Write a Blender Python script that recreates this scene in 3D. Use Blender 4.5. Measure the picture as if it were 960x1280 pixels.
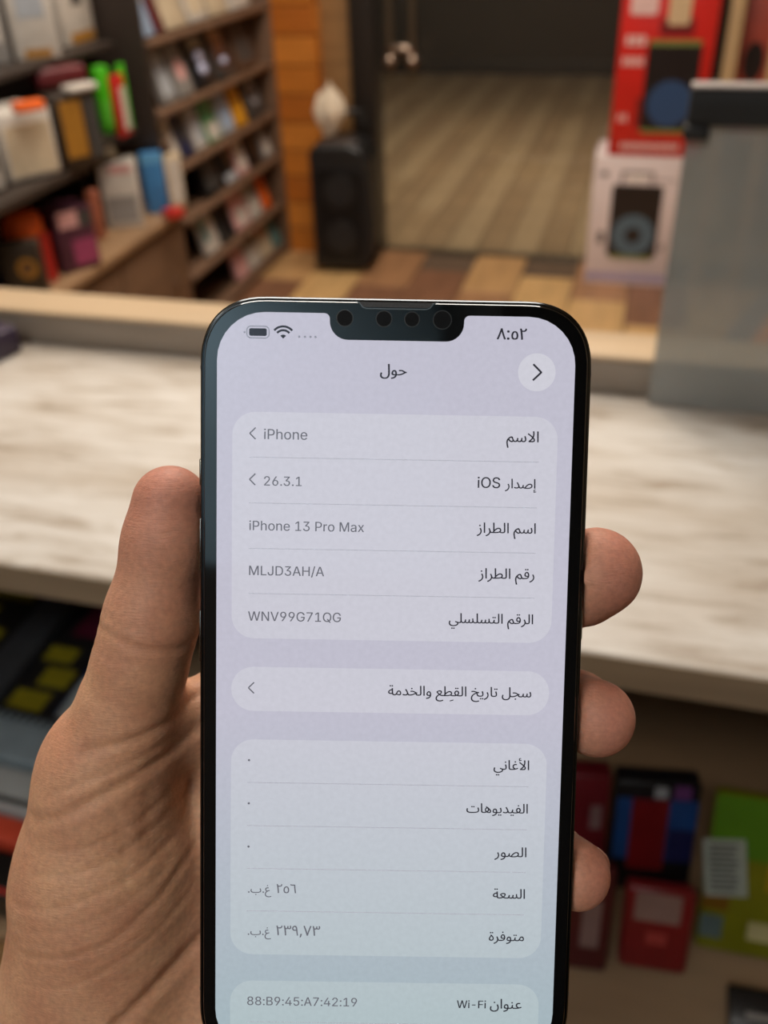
import bpy, bmesh, math, random
import numpy as np
from mathutils import Matrix, Vector
random.seed(7)
for o in list(bpy.data.objects): bpy.data.objects.remove(o)
S = bpy.context.scene
COL = S.collection

# ------------------------------------------------------------------ camera
F = 1154.0                                   # focal length in pixels of the 960x1280 frame
AX = np.array([[0.96650988, 0.25480208, -0.03057038],   # camera right in world
               [0.11911409, -0.55092342, -0.82601163],  # camera down in world
               [-0.22731142, 0.79470704, -0.56282345]]) # camera forward in world
EYE = np.array([0.0, 0.0, 1.5])
cd = bpy.data.cameras.new('camera'); cam = bpy.data.objects.new('camera', cd); COL.objects.link(cam)
cd.sensor_fit = 'VERTICAL'; cd.sensor_height = 36.0; cd.lens = F / 1280 * 36.0
cd.clip_start = 0.01; cd.clip_end = 60
M = Matrix.Identity(4)
for i in range(3):
    M[i][0] = AX[0][i]; M[i][1] = -AX[1][i]; M[i][2] = -AX[2][i]; M[i][3] = EYE[i]
cam.matrix_world = M
cd.dof.use_dof = True; cd.dof.focus_distance = 0.190; cd.dof.aperture_fstop = 12.5
S.camera = cam

# ------------------------------------------------------------------ world, exposure
S.view_settings.view_transform = 'Standard'; S.view_settings.look = 'None'
S.view_settings.gamma = 1.0; S.view_settings.exposure = 0.0; S.view_settings.use_curve_mapping = False
w = bpy.data.worlds.new('world'); S.world = w; w.use_nodes = True
w.node_tree.nodes['Background'].inputs[0].default_value = (0.75, 0.82, 1.0, 1)
w.node_tree.nodes['Background'].inputs[1].default_value = 0.05

# ------------------------------------------------------------------ lights (ceiling lamps of the shop and the corridor, plus an added fill behind the camera)
def area(name, loc, sx, sy, power, col, rot=(0, 0, 0)):
    l = bpy.data.lights.new(name, 'AREA'); l.shape = 'RECTANGLE'; l.size = sx; l.size_y = sy
    l.energy = power; l.color = col
    o = bpy.data.objects.new(name, l); o.location = loc; o.rotation_euler = rot; COL.objects.link(o); return o
WARM = (1.0, 0.88, 0.74); NEUT = (1.0, 0.95, 0.89); COOL = (0.72, 0.88, 1.0)
LAMPS = [(-0.45, 1.35, 1.5, 0.5, 26, NEUT, 'long white ceiling lamp above the shop counter'),
         (-0.4, -1.2, 0.7, 0.5, 20, NEUT, 'added square fill lamp behind the camera'),  # unseen fill, added to brighten the counter's front edge
         (-0.9, 2.4, 0.6, 0.6, 24, WARM, 'square warm ceiling lamp above the left wall unit'),
         (-0.6, 3.6, 0.6, 0.6, 24, WARM, 'square warm ceiling lamp before the glass door')]
for i, (x, y, sx, sy, p, c, lb_) in enumerate(LAMPS):
    area('lamp_light', (x, y, 2.99), sx, sy, p*1.2, c)
area('lamp_light', (-0.9, 5.4, 2.9), 1.0, 1.0, 85, WARM)

# ------------------------------------------------------------------ materials
MATS = {}
def mat(name, col, rough=0.6, metal=0.0, var=0.12, scale=20.0, bump=0.0, spec=0.5, coat=0.0, stretch=None, col2=None, emit=0.0):
    """procedural material: a noise mixes two tones of the colour (sRGB 0-255)"""
    if name in MATS: return MATS[name]
    def lin(c): return tuple(((v/255)/12.92 if v/255 <= .04045 else ((v/255+.055)/1.055)**2.4) for v in c)
    a = lin(col); b = lin(col2) if col2 else tuple(v*(1-var) for v in a)
    m = bpy.data.materials.new(name); m.use_nodes = True; nt = m.node_tree; N = nt.nodes; L = nt.links
    p = N['Principled BSDF']
    tc = N.new('ShaderNodeTexCoord'); mp = N.new('ShaderNodeMapping')
    if stretch: mp.inputs['Scale'].default_value = stretch
    no = N.new('ShaderNodeTexNoise'); no.inputs['Scale'].default_value = scale; no.inputs['Detail'].default_value = 5
    L.new(tc.outputs['Object'], mp.inputs[0]); L.new(mp.outputs[0], no.inputs['Vector'])
    rp = N.new('ShaderNodeValToRGB'); rp.color_ramp.elements[0].position = .35; rp.color_ramp.elements[1].position = .65
    rp.color_ramp.elements[0].color = (*b, 1); rp.color_ramp.elements[1].color = (*a, 1)
    L.new(no.outputs['Fac'], rp.inputs[0]); L.new(rp.outputs[0], p.inputs['Base Color'])
    p.inputs['Roughness'].default_value = rough; p.inputs['Metallic'].default_value = metal
    p.inputs['Specular IOR Level'].default_value = spec; p.inputs['Coat Weight'].default_value = coat
    p.inputs['Coat Roughness'].default_value = .05
    if emit:
        L.new(rp.outputs[0], p.inputs['Emission Color']); p.inputs['Emission Strength'].default_value = emit
    if bump:
        bp = N.new('ShaderNodeBump'); bp.inputs['Strength'].default_value = bump; bp.inputs['Distance'].default_value = .002
        L.new(no.outputs['Fac'], bp.inputs['Height']); L.new(bp.outputs[0], p.inputs['Normal'])
    MATS[name] = m; return m
def cm(r, g, b, rough=0.5, **k):            # plain printed-card colour
    return mat('card_%d_%d_%d_%d' % (r, g, b, int(rough*100)), (r, g, b), rough, var=.15, scale=30, **k)

# ------------------------------------------------------------------ object helpers
def link(o, parent=None):
    COL.objects.link(o)
    if parent is not None: o.parent = parent
    return o
def mesh_obj(name, verts, faces, m, parent=None, smooth=False, loc=None, rot=None):
    me = bpy.data.meshes.new(name); me.from_pydata([tuple(v) for v in verts], [], faces); me.update()
    if m: me.materials.append(m)
    if smooth:
        for p in me.polygons: p.use_smooth = True
    o = bpy.data.objects.new(name, me); link(o, parent)
    if loc is not None: o.location = loc
    if rot is not None: o.rotation_euler = rot
    return o
def empty(name, loc=(0, 0, 0), rz=0.0):
    o = bpy.data.objects.new(name, None); o.empty_display_size = .02; link(o); o.location = loc; o.rotation_euler = (0, 0, rz); return o
def tag(o, label=None, cat=None, group=None, kind=None):
    if label: o['label'] = label
    if cat: o['category'] = cat
    if group: o['group'] = group
    if kind: o['kind'] = kind
    return o
BM = {}
def box_mesh(w_, d, h, bev, m, seg=2):
    key = (round(w_, 4), round(d, 4), round(h, 4), bev, m.name)
    if key in BM: return BM[key]
    bm = bmesh.new(); bmesh.ops.create_cube(bm, size=1)
    bmesh.ops.scale(bm, vec=(w_, d, h), verts=bm.verts)
    if bev: bmesh.ops.bevel(bm, geom=bm.edges[:], offset=min(bev, .45*min(w_, d, h)), segments=seg, affect='EDGES', profile=.5)
    me = bpy.data.meshes.new('box'); bm.to_mesh(me); bm.free(); me.materials.append(m)
    if bev and seg > 1:
        for p in me.polygons: p.use_smooth = True
        me.set_sharp_from_angle(angle=math.radians(50))
    BM[key] = me; return me
def box(name, x0, x1, y0, y1, z0, z1, m, parent=None, bev=.003, seg=2):
    me = box_mesh(x1-x0, y1-y0, z1-z0, bev, m, seg)
    o = bpy.data.objects.new(name, me); link(o, parent); o.location = ((x0+x1)/2, (y0+y1)/2, (z0+z1)/2); return o
def tube(name, pts, r, m, parent=None, n=12, cap=True):
    pts = [Vector(p) for p in pts]; V = []; Fc = []
    for i, p in enumerate(pts):
        d = (pts[min(i+1, len(pts)-1)] - pts[max(i-1, 0)]).normalized()
        u = d.orthogonal().normalized() if i == 0 else (u - d*u.dot(d)).normalized()
        v = d.cross(u)
        rr = r[i] if isinstance(r, (list, tuple)) else r
        for k in range(n):
            a = 2*math.pi*k/n; V.append(p + u*math.cos(a)*rr + v*math.sin(a)*rr)
    for i in range(len(pts)-1):
        for k in range(n):
            Fc.append((i*n+k, i*n+(k+1) % n, (i+1)*n+(k+1) % n, (i+1)*n+k))
    if cap: Fc += [tuple(range(n))[::-1], tuple(range((len(pts)-1)*n, len(pts)*n))]
    return mesh_obj(name, V, Fc, m, parent, True)
def prism(name, pts, z0, z1, m, parent=None, bev=0.0, smooth=False):
    """closed 2-D outline extruded from z0 to z1"""
    bm = bmesh.new(); vs = [bm.verts.new((p[0], p[1], z0)) for p in pts]
    f = bm.faces.new(vs)
    r = bmesh.ops.extrude_face_region(bm, geom=[f])
    tv = [g for g in r['geom'] if isinstance(g, bmesh.types.BMVert)]
    for v in tv: v.co.z = z1
    bmesh.ops.recalc_face_normals(bm, faces=bm.faces[:])
    if bev:
        es = [e for e in bm.edges if abs(e.verts[0].co.z - e.verts[1].co.z) < 1e-7]
        bmesh.ops.bevel(bm, geom=es, offset=bev, segments=3, affect='EDGES', profile=.5)
    bmesh.ops.triangulate(bm, faces=[f for f in bm.faces if len(f.verts) > 4])
    me = bpy.data.meshes.new(name); bm.to_mesh(me); bm.free(); me.materials.append(m)
    if smooth or bev:
        for p in me.polygons: p.use_smooth = True
        me.set_sharp_from_angle(angle=math.radians(11))
    o = bpy.data.objects.new(name, me); return link(o, parent)
def rrect(x0, x1, y0, y1, r, n=8):
    P = []
    for cx, cy, a0 in ((x1-r, y1-r, 0), (x0+r, y1-r, 90), (x0+r, y0+r, 180), (x1-r, y0+r, 270)):
        for k in range(n+1):
            a = math.radians(a0 + 90*k/n); P.append((cx+r*math.cos(a), cy+r*math.sin(a)))
    return P
def circle(cx, cy, r, n=28): return [(cx+r*math.cos(2*math.pi*k/n), cy+r*math.sin(2*math.pi*k/n)) for k in range(n)]

def on(px, py, axis, val):                   # where the sight line through a photo pixel meets a real plane
    d = AX.T @ np.array([px-480, py-640, F]); t = (val-EYE[axis])/d[axis]; return EYE + t*d

# ------------------------------------------------------------------ the setting
m_plank_l = mat('tile_oak', (206, 166, 112), .35, var=.2, scale=3, stretch=(8, 1, 1))
m_plank_t = mat('tile_tan', (192, 150, 102), .35, var=.2, scale=3, stretch=(8, 1, 1))
m_plank_d = mat('tile_walnut', (134, 94, 70), .35, var=.25, scale=3, stretch=(8, 1, 1))
m_plank_m = mat('tile_chestnut', (166, 122, 86), .35, var=.25, scale=3, stretch=(8, 1, 1))
m_grout = mat('grout', (96, 76, 58), .8)
m_wall = mat('wall_paint', (176, 158, 132), .8, scale=4)
m_dark = mat('dark_wall', (46, 38, 30), .7, scale=3)
m_ceil = mat('ceiling_paint', (205, 200, 190), .9)

floor = box('floor', -2.4, 1.9, -1.6, 4.33, -.06, -.006, m_grout, bev=0); tag(floor, kind='structure')
def tile(par, x0, x1, y0, y1, m, g=.003):
    me = box_mesh(x1-x0-2*g, y1-y0-2*g, .012, .0015, m, 1)
    o = bpy.data.objects.new('tile', me); link(o, par)
    o.location = ((x0+x1)/2 - par.location.x, (y0+y1)/2 - par.location.y, -par.location.z - random.random()*.0006); return o
shop = [m_plank_l, m_plank_t, m_plank_d, m_plank_m]
TW, TL = .24, .48
for i in range(18):
    x0 = -2.4 + i*TW
    if x0 + TW > 1.9: break
    off = [0, .24][i % 2]
    for j in range(13):
        y1 = 4.33 - j*TL + off - .24; y0 = y1 - TL
        y1 = min(y1, 4.33)
        y0 = max(y0, -1.55)
        if y1-y0 < .05: continue
        tile(floor, x0, x0+TW, y0, y1, shop[(i*7 + j*5 + (i*j) % 3) % 4])

corr = box('corridor_floor', -4.2, 2.6, 4.39, 9.31, -.06, -.003, mat('grout_light', (120, 100, 76), .6), bev=0); tag(corr, kind='structure')
m_ct1 = mat('tile_beige', (178, 158, 126), .3, var=.15, scale=5)
m_ct2 = mat('tile_fawn', (160, 138, 108), .3, var=.2, scale=5)
m_ct3 = mat('tile_sand', (168, 146, 114), .3, var=.2, scale=5)
n = 0
for i in range(25):
    x0 = -3.3 + i*.15
    for j in range(8):
        y0 = 4.39 + j*.61
        m = [m_ct1, m_ct2][i % 2] if (i*5+j*3) % 7 else m_ct3
        tile(corr, x0, x0+.15, y0, y0+.61, m, .0025); n += 1
thr = box('threshold_trim', -1.22, 1.9, 4.33, 4.39, -.02, .004, mat('threshold_metal', (88, 78, 64), .4, metal=.4)); thr.name = 'trim_1'; tag(thr, kind='structure')

# shop shell
o = box('wall_left', -2.5, -2.4, -1.6, 4.5, 0, 3.05, m_wall, bev=0); tag(o, kind='structure')
o = box('wall_right', 1.9, 2.0, -1.6, 4.5, 0, 3.05, m_wall, bev=0); tag(o, kind='structure')
o = box('wall_behind', -2.5, 2.0, -1.7, -1.6, 0, 3.05, mat('teal_reflection_paint', (168, 206, 232), .8, scale=4), bev=0); tag(o, kind='structure')  # unseen wall; teal chosen so the phone bezel reflects a bluish tint
o = box('wall_behind_reflection_mask', -2.4, 1.9, -1.599, -1.56, 0, 2.05, mat('dark_reflection_mask', (52, 46, 42), .6, scale=4), bev=0); tag(o, kind='structure')  # unseen dark sheet, added to keep the lower bezel reflection dark
o = box('bezel_reflection_blocker', .62, 1.9, -1.559, -1.2, 0, 3.04, mat('dark_reflection_blocker', (30, 28, 28), .6, scale=4)); tag(o, kind='structure')  # unseen dark block, added so the right bezel reflects black
o = box('ceiling', -2.5, 2.0, -1.7, 4.4, 3.05, 3.15, m_ceil, bev=0); tag(o, kind='structure')
o = box('wall_back', -2.4, -1.66, 4.34, 4.44, 0, 3.05, m_wall, bev=0); tag(o, kind='structure')
o = box('wall_header', -1.66, 1.9, 4.34, 4.44, 2.3, 3.05, m_wall, bev=0); tag(o, kind='structure')
o = box('wall_far', -4.3, 2.7, 9.35, 10.0, 0, 3, m_dark, bev=0); tag(o, kind='structure')
o = box('wall_corridor_left', -4.4, -4.2, 4.4, 10, 0, 3, m_dark, bev=0); tag(o, kind='structure')
o = box('wall_corridor_right', 2.6, 2.7, 4.4, 10, 0, 3, m_dark, bev=0); tag(o, kind='structure')
o = box('ceiling_corridor', -4.4, 2.7, 4.44, 10, 3.0, 3.1, m_dark, bev=0); tag(o, kind='structure')
o = box('baseboard_far', -4.2, 2.6, 9.31, 9.349, 0, .12, mat('dark_skirting', (34, 28, 24), .5)); tag(o, kind='structure')

# column clad in orange horizontal planks
m_or = [mat('orange_plank_a', (190, 112, 36), .45, var=.2, scale=4, stretch=(1, 1, 12)),
        mat('orange_plank_b', (176, 98, 28), .45, var=.2, scale=4, stretch=(1, 1, 12)),
        mat('orange_plank_c', (200, 122, 44), .45, var=.2, scale=4, stretch=(1, 1, 12))]
colm = box('wall_column', -1.64, -1.46, 4.26, 4.42, 0, 2.3, mat('column_core', (70, 44, 24), .8), bev=0); tag(colm, kind='structure')
for k in range(19):
    for fx in (0, 1):
        m = m_or[(k*2+fx) % 3]
        if fx == 0:
            pl = box('plank', -.098, .098, -.094, -.080, -1.15+k*.12+.003, -1.15+(k+1)*.12-.003, m, colm, .002, 1)
        else:
            pl = box('plank', .090, .102, -.079, .079, -1.15+k*.12+.003, -1.15+(k+1)*.12-.003, m, colm, .002, 1)
# brown panel and dark jamb between the column and the glass door
o = box('wall_panel', -1.455, -1.31, 4.33, 4.42, 0, 2.3, mat('brown_panel', (150, 112, 70), .5, var=.25, scale=4, stretch=(1, 1, 5))); tag(o, kind='structure')
o = box('trim_2', -1.31, -1.20, 4.30, 4.44, 0, 2.3, mat('dark_jamb', (36, 30, 26), .4)); tag(o, kind='structure')

# glass door
def glass_mat(name, tint, alpha_diff, diff, rough=.05, fac=.10):
    m = bpy.data.materials.new(name); m.use_nodes = True; N = m.node_tree.nodes; L = m.node_tree.links
    N.remove(N['Principled BSDF']); out = N['Material Output']
    t = N.new('ShaderNodeBsdfTransparent'); t.inputs[0].default_value = (*tint, 1)
    d = N.new('ShaderNodeBsdfDiffuse'); g = N.new('ShaderNodeBsdfGlossy'); g.inputs['Roughness'].default_value = rough
    no = N.new('ShaderNodeTexNoise'); no.inputs['Scale'].default_value = 9; no.inputs['Detail'].default_value = 4
    tc = N.new('ShaderNodeTexCoord'); L.new(tc.outputs['Object'], no.inputs['Vector'])
    rp = N.new('ShaderNodeValToRGB'); rp.color_ramp.elements[0].position = .3; rp.color_ramp.elements[1].position = .7
    rp.color_ramp.elements[0].color = (*[v*.85 for v in diff], 1); rp.color_ramp.elements[1].color = (*diff, 1)
    L.new(no.outputs['Fac'], rp.inputs[0]); L.new(rp.outputs[0], d.inputs[0])
    m1 = N.new('ShaderNodeMixShader'); m1.inputs[0].default_value = alpha_diff
    L.new(t.outputs[0], m1.inputs[1]); L.new(d.outputs[0], m1.inputs[2])
    fr = N.new('ShaderNodeFresnel'); fr.inputs[0].default_value = 1.45
    m2 = N.new('ShaderNodeMixShader'); L.new(fr.outputs[0], m2.inputs[0]); L.new(m1.outputs[0], m2.inputs[1]); L.new(g.outputs[0], m2.inputs[2])
    L.new(m2.outputs[0], out.inputs[0]); MATS[name] = m; return m
door = empty('door_1', (0, 4.36, 0)); tag(door, kind='structure')
box('pane', -1.195, -.02, -.006, .006, .012, 2.28, glass_mat('door_glass', (.90, .87, .83), .04, (.3, .3, .27)), door, .001, 1)
m_steel = mat('brushed_steel', (170, 150, 134), .38, metal=1.0, var=.1)
box('top_rail', -1.19, -.03, -.02, .02, 2.24, 2.298, m_steel, door)
hd = empty('handle'); hd.parent = door; hd.location = (-1.08, -.05, 0)
for x in (-.05, .05):
    tube('bar', [(x, 0, .80), (x, 0, .82), (x, 0, 1.95), (x, 0, 1.97)], [.012, .017, .017, .012], mat('bronze_bar', (104, 94, 80), .4, metal=.7), hd)
tube('bracket', [(-.062, -.002, .885), (-.02, -.004, .905), (.02, -.004, .905), (.062, -.002, .885)], .017, m_steel, hd)
for x in (-.05, .05):
    tube('rosette', [(x, -.02, .855), (x, .05, .855)], .024, m_steel, hd)
door2 = empty('door_2', (0, 4.36, 0)); tag(door2, kind='structure')
box('pane', 0.0, 1.89, -.006, .006, .012, 2.28, MATS['door_glass'], door2, .001, 1)
box('top_rail', .01, 1.88, -.02, .02, 2.24, 2.298, m_steel, door2)

# ceiling lamps and the added fill (the housings that carry the area lights)
for i, (x, y, sx, sy, p, c, lb_) in enumerate(LAMPS):
    t = empty('ceiling_lamp', (x, y, 3.05)); tag(t, lb_, 'lamp', 'ceiling lamps')
    box('housing', -sx/2-.02, sx/2+.02, -sy/2-.02, sy/2+.02, -.03, 0, m_ceil, t)
    m = mat('lamp_diffuser', (255, 240, 220), .5, emit=3.0)
    box('diffuser', -sx/2, sx/2, -sy/2, sy/2, -.045, -.03, m, t)

# ------------------------------------------------------------------ the counter
m_lam = bpy.data.materials.new('pale_wood_laminate'); m_lam.use_nodes = True
N = m_lam.node_tree.nodes; L = m_lam.node_tree.links; p = N['Principled BSDF']
tc = N.new('ShaderNodeTexCoord'); mp = N.new('ShaderNodeMapping'); mp.inputs['Scale'].default_value = (2.6, 15, 15)
n1 = N.new('ShaderNodeTexNoise'); n1.inputs['Scale'].default_value = 3.0; n1.inputs['Detail'].default_value = 12; n1.inputs['Distortion'].default_value = .6; n1.inputs['Roughness'].default_value=.62
mp2 = N.new('ShaderNodeMapping'); mp2.inputs['Scale'].default_value = (.9, 2.0, 2.0); mp2.inputs['Location'].default_value = (.3, 0.2, 0)
n2 = N.new('ShaderNodeTexNoise'); n2.inputs['Scale'].default_value = 3.4; n2.inputs['Detail'].default_value = 3
L.new(tc.outputs['Object'], mp.inputs[0]); L.new(mp.outputs[0], n1.inputs['Vector'])
L.new(tc.outputs['Object'], mp2.inputs[0]); L.new(mp2.outputs[0], n2.inputs['Vector'])
r1 = N.new('ShaderNodeValToRGB'); e = r1.color_ramp.elements
e[0].position = .30; e[0].color = (.31, .24, .175, 1); e[1].position = .62; e[1].color = (.62, .585, .54, 1)
q = r1.color_ramp.elements.new(.46); q.color = (.53, .485, .43, 1)
r2 = N.new('ShaderNodeValToRGB'); e = r2.color_ramp.elements
e[0].position = .35; e[0].color = (.70, .62, .53, 1); e[1].position = .55; e[1].color = (1, 1, 1, 1)
mx = N.new('ShaderNodeMix'); mx.data_type = 'RGBA'; mx.blend_type = 'MULTIPLY'; mx.inputs[0].default_value = .7
L.new(n1.outputs['Fac'], r1.inputs[0]); L.new(n2.outputs['Fac'], r2.inputs[0])
L.new(r1.outputs[0], mx.inputs[6]); L.new(r2.outputs[0], mx.inputs[7]); L.new(mx.outputs[2], p.inputs['Base Color'])
p.inputs['Roughness'].default_value = .42
bp = N.new('ShaderNodeBump'); bp.inputs['Strength'].default_value = .25; bp.inputs['Distance'].default_value = .001
L.new(n1.outputs['Fac'], bp.inputs['Height']); L.new(bp.outputs[0], p.inputs['Normal'])
m_edge = mat('laminate_edge', (150, 134, 112), .5, var=.2, scale=5, stretch=(1, 12, 12))
m_lip = mat('lip_front', (150, 137, 124), .5, var=.2, scale=5, stretch=(1, 12, 12))
m_liptop = mat('lip_top_beech', (192, 166, 134), .4, var=.1, scale=5, stretch=(1, 12, 12))
m_carc = mat('counter_carcass', (84, 68, 54), .6, var=.2, scale=5)
ctr = empty('shop_counter', (-.35, .9, 0)); tag(ctr, 'long shop counter with pale wood-grain top and raised back lip', 'counter')
def cbox(name, x0, x1, y0, y1, z0, z1, m, **k): return box(name, x0+.35, x1+.35, y0-.9, y1-.9, z0, z1, m, ctr, **k)
cbox('worktop', -1.9, 1.3, .6085, 1.10, .914, .95, m_lam, bev=.002)
cbox('front_edge', -1.9, 1.3, .6065, .6083, .9145, .9485, m_edge, bev=0)
cbox('back_lip', -1.9, 1.3, 1.101, 1.165, .90, .9965, m_lip, bev=.002)
cbox('lip_cap', -1.9, 1.3, 1.095, 1.172, .997, 1.003, m_liptop, bev=.002)
cbox('back_panel', -1.9, 1.3, 1.135, 1.155, .0, .90, m_carc)
cbox('lower_shelf', -1.88, 1.28, .47, 1.13, .48, .50, mat('shelf_board', (150, 124, 96), .5, var=.15, scale=4, stretch=(1, 8, 8)))
cbox('side_panel', -1.9, -1.88, .47, 1.13, 0, .914, m_carc)
cbox('side_panel', 1.28, 1.3, .47, 1.13, 0, .914, m_carc)

# acrylic screen with a black top bar, standing on the counter in front of the lip
st = empty('acrylic_screen', (.040, 1.082, .9505)); tag(st, 'translucent grey acrylic screen with black top bar standing on counter', 'screen')
pn = box('sheet', 0, .46, -.003, .003, 0, .345, glass_mat('hazy_acrylic', (.90, .94, .95), .60, (.42, .42, .40), .3), st, .001, 1)
box('top_bar', -.002, .47, -.014, .012, .330, .366, mat('black_bar', (22, 22, 23), .7), st, .003)
box('bar_cap_strip', -.002, .47, -.014, .012, .3662, .3695, mat('grey_cap_strip', (150, 138, 132), .4), st, .001)
box('bar_clip', -.004, .022, -.017, .014, .316, .3305, MATS['black_bar'], st, .003)
box('foot', .30, .36, -.03, .013, 0.0001, .004, MATS['black_bar'], st, .002)

# ------------------------------------------------------------------ packages: a general builder
def package(name, label, cat, z, a, b, top, depth, m, panels=(), group=None, lean=0.0, bev=.003, axis=2, hmax=9):
    """carton standing on height z, its bottom front edge from pixel a to pixel b, its top at photo row `top`"""
    A = on(*a, axis, z) if not isinstance(a, np.ndarray) else a
    B = on(*b, axis, z) if not isinstance(b, np.ndarray) else b
    B[2] = A[2] = z if axis == 2 else (A[2])
    d = (B-A)[:2]; wd = float(np.linalg.norm(d)); yaw = math.atan2(d[1], d[0])
    mid = (A+B)/2
    lo, hi = 0.01, 1.6                                        # find the height that reaches the row
    pxm = (a[0]+b[0])/2 if not isinstance(a, np.ndarray) else None
    for _ in range(30):
        h = (lo+hi)/2
        back = np.array([-math.sin(yaw), math.cos(yaw), 0])*math.sin(lean)*h
        c = AX @ (mid + back + np.array([0, 0, h*math.cos(lean)]) - EYE)
        if 640 + F*c[1]/c[2] > top: lo = h
        else: hi = h
    if z < .26 and hmax < .3: hmax = .168
    if .46 < z < .47: hmax = min(hmax, .148)
    if .65 < z < .66: hmax = min(hmax, .175)
    if .86 < z < .87: hmax = min(hmax, .195)
    h = round(min(h, hmax), 3); wd = round(wd - (.008 if hmax < 1 else 0), 3)
    e = empty(name, (mid[0], mid[1], A[2] + .001 + depth*math.sin(lean)), yaw); e.rotation_euler = (-lean, 0, yaw)
    tag(e, label, cat, group)
    body = bpy.data.objects.new('carton', box_mesh(wd, depth, h, bev, m)); link(body, e); body.location = (0, depth/2, h/2)
    for pn_ in panels:                                        # (kind, u0, u1, v0, v1, material) on the front face
        kind, u0, u1, v0, v1, pm = pn_; kk = .0005*list(panels).index(pn_)
        if kind == 'disc':
            cx, cz, r = (u0+u1)/2*wd - wd/2, (v0+v1)/2*h, (u1-u0)/2*wd
            q = prism('printed_disc', circle(0, 0, r, 24), 0, .0012, pm, e); q.rotation_euler = (math.pi/2, 0, 0)
            q.location = (cx, -.0002 - .0006*(pn_ is not panels[0]), cz)
        else:
            q = box('printed_panel', u0*wd-wd/2, u1*wd-wd/2, -.0012-kk, -.0002, v0*h, v1*h, pm, e, 0)
    return e
BLK = cm(26, 25, 26, .35); WHT = cm(196, 188, 178, .45); CRM = cm(198, 180, 152, .5); GRY = cm(140, 136, 132, .45)
GRN = cm(70, 176, 20, .4); RED = cm(182, 34, 28, .4); BLU = cm(62, 122, 176, .4); MAR = cm(92, 26, 32, .45)
ORG = cm(240, 104, 28, .45); YEL = cm(214, 150, 34, .4); PUR = cm(76, 34, 52, .45); BRN = cm(92, 62, 42, .55)
PNK = cm(214, 160, 156, .45); NAV = cm(40, 44, 76, .4); SIL = cm(168, 172, 178, .3); LBL = cm(150, 170, 196, .4)
GLD = cm(160, 110, 36, .4); DGR = cm(62, 60, 58, .5); TEA = cm(90, 130, 128, .5); MGN = cm(150, 60, 96, .45); PGR = cm(90, 150, 100, .45)

# ------------------------------------------------------------------ far display rack (left wall, seen end on to the column)
m_rack = mat('rack_board', (112, 84, 64), .5, var=.25, scale=4, stretch=(6, 1, 6))
m_rackb = mat('rack_back', (74, 56, 44), .6, var=.2, scale=4)
RZ = [.045, .25, .465, .655, .86, 1.085, 1.34, 1.6]
rk = empty('display_rack', (-1.8, 3.6, 0)); tag(rk, 'tall brown wooden display rack with six visible shelves beside orange column', 'rack')
def rbox(name, x0, x1, y0, y1, z0, z1, m, **k): return box(name, x0+1.8, x1+1.8, y0-3.6, y1-3.6, z0, z1, m, rk, **k)
rbox('back_board', -2.02, -2.0, 3.10, 4.24, 0, 1.8, m_rackb)
rbox('side_board', -2.0, -1.64, 4.225, 4.245, 0, 1.8, m_rack)
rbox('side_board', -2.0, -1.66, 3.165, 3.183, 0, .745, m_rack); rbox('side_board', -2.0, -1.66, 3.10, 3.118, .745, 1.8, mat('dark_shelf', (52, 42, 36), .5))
rbox('side_step', -2.0, -1.66, 3.118, 3.183, .745, .76, m_rack)
for z in RZ:
    ys_ = 3.184 if z < .7 else 3.119
    rbox('shelf', -2.0, -1.65, ys_, 4.224, z-.022, z, m_rack)
    if z > .02: rbox('shelf_edge', -1.649, -1.645, ys_, 4.224, z-.016, z+.001, mat('shelf_edge_strip', (122, 94, 74), .45, scale=6))
def card(z, px0, px1, top, m, label, panels=(), depth=.03, cat='package', name='phone_case_pack', lean=.30, x=-1.672, up=24):
    """flat package leaning back on a rack shelf; px0..px1 its bottom edge along the shelf front"""
    # find where the sight lines through the two columns meet the shelf's front line
    def solve(px):
        lo, hi = 1.5, 4.6
        for _ in range(40):
            y = (lo+hi)/2; c = AX @ (np.array([x, y, z]) - EYE); u = 480 + F*c[0]/c[2]
            if u < px: lo = y
            else: hi = y
        return np.array([x, y, z])
    A, B = solve(px0), solve(px1)
    return package(name, label, cat, z+.001, A, B, top-up, depth, m, panels, 'packs on the display rack', lean, hmax=.205 if z < 1.0 else .212)
FP = lambda m, u0=.12, u1=.88, v0=.12, v1=.88: ('rect', u0, u1, v0, v1, m)
z = 1.086
card(z, 181, 196, -30, LBL, 'pale blue pack on top visible rack shelf, at its near end', [FP(WHT, .1, .9, .5, .9)])
card(z, 198, 208, -40, MAR, 'dark maroon pack next to the pale blue pack on the top rack shelf', [FP(PNK, .2, .8, .6, .8)])
card(z, 210, 236, -45, CRM, 'cream pack right of the maroon pack on the top rack shelf', [FP(WHT, .2, .8, .5, .85)])
card(z, 239, 262, -50, WHT, 'white pack in the middle of the top rack shelf', [FP(CRM)])
card(z, 265, 287, -55, CRM, 'beige pack second from the column on the top rack shelf', [FP(BRN, .3, .7, .6, .8)])
card(z, 290, 314, -60, WHT, 'white pack nearest the orange column on the top rack shelf', [FP(GRY, .2, .8, .2, .8)])
z = .861
card(z, 208, 224, 88, GRY, 'grey pack at the near end of second rack shelf', [FP(SIL)])
card(z, 227, 246, 76, GRY, 'grey pack with pink disc on second rack shelf', [('disc', .2, .8, .3, .6, PNK)])
gl = mat('glossy_clear_cover', (40, 42, 50), .04, coat=1.0)
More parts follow.
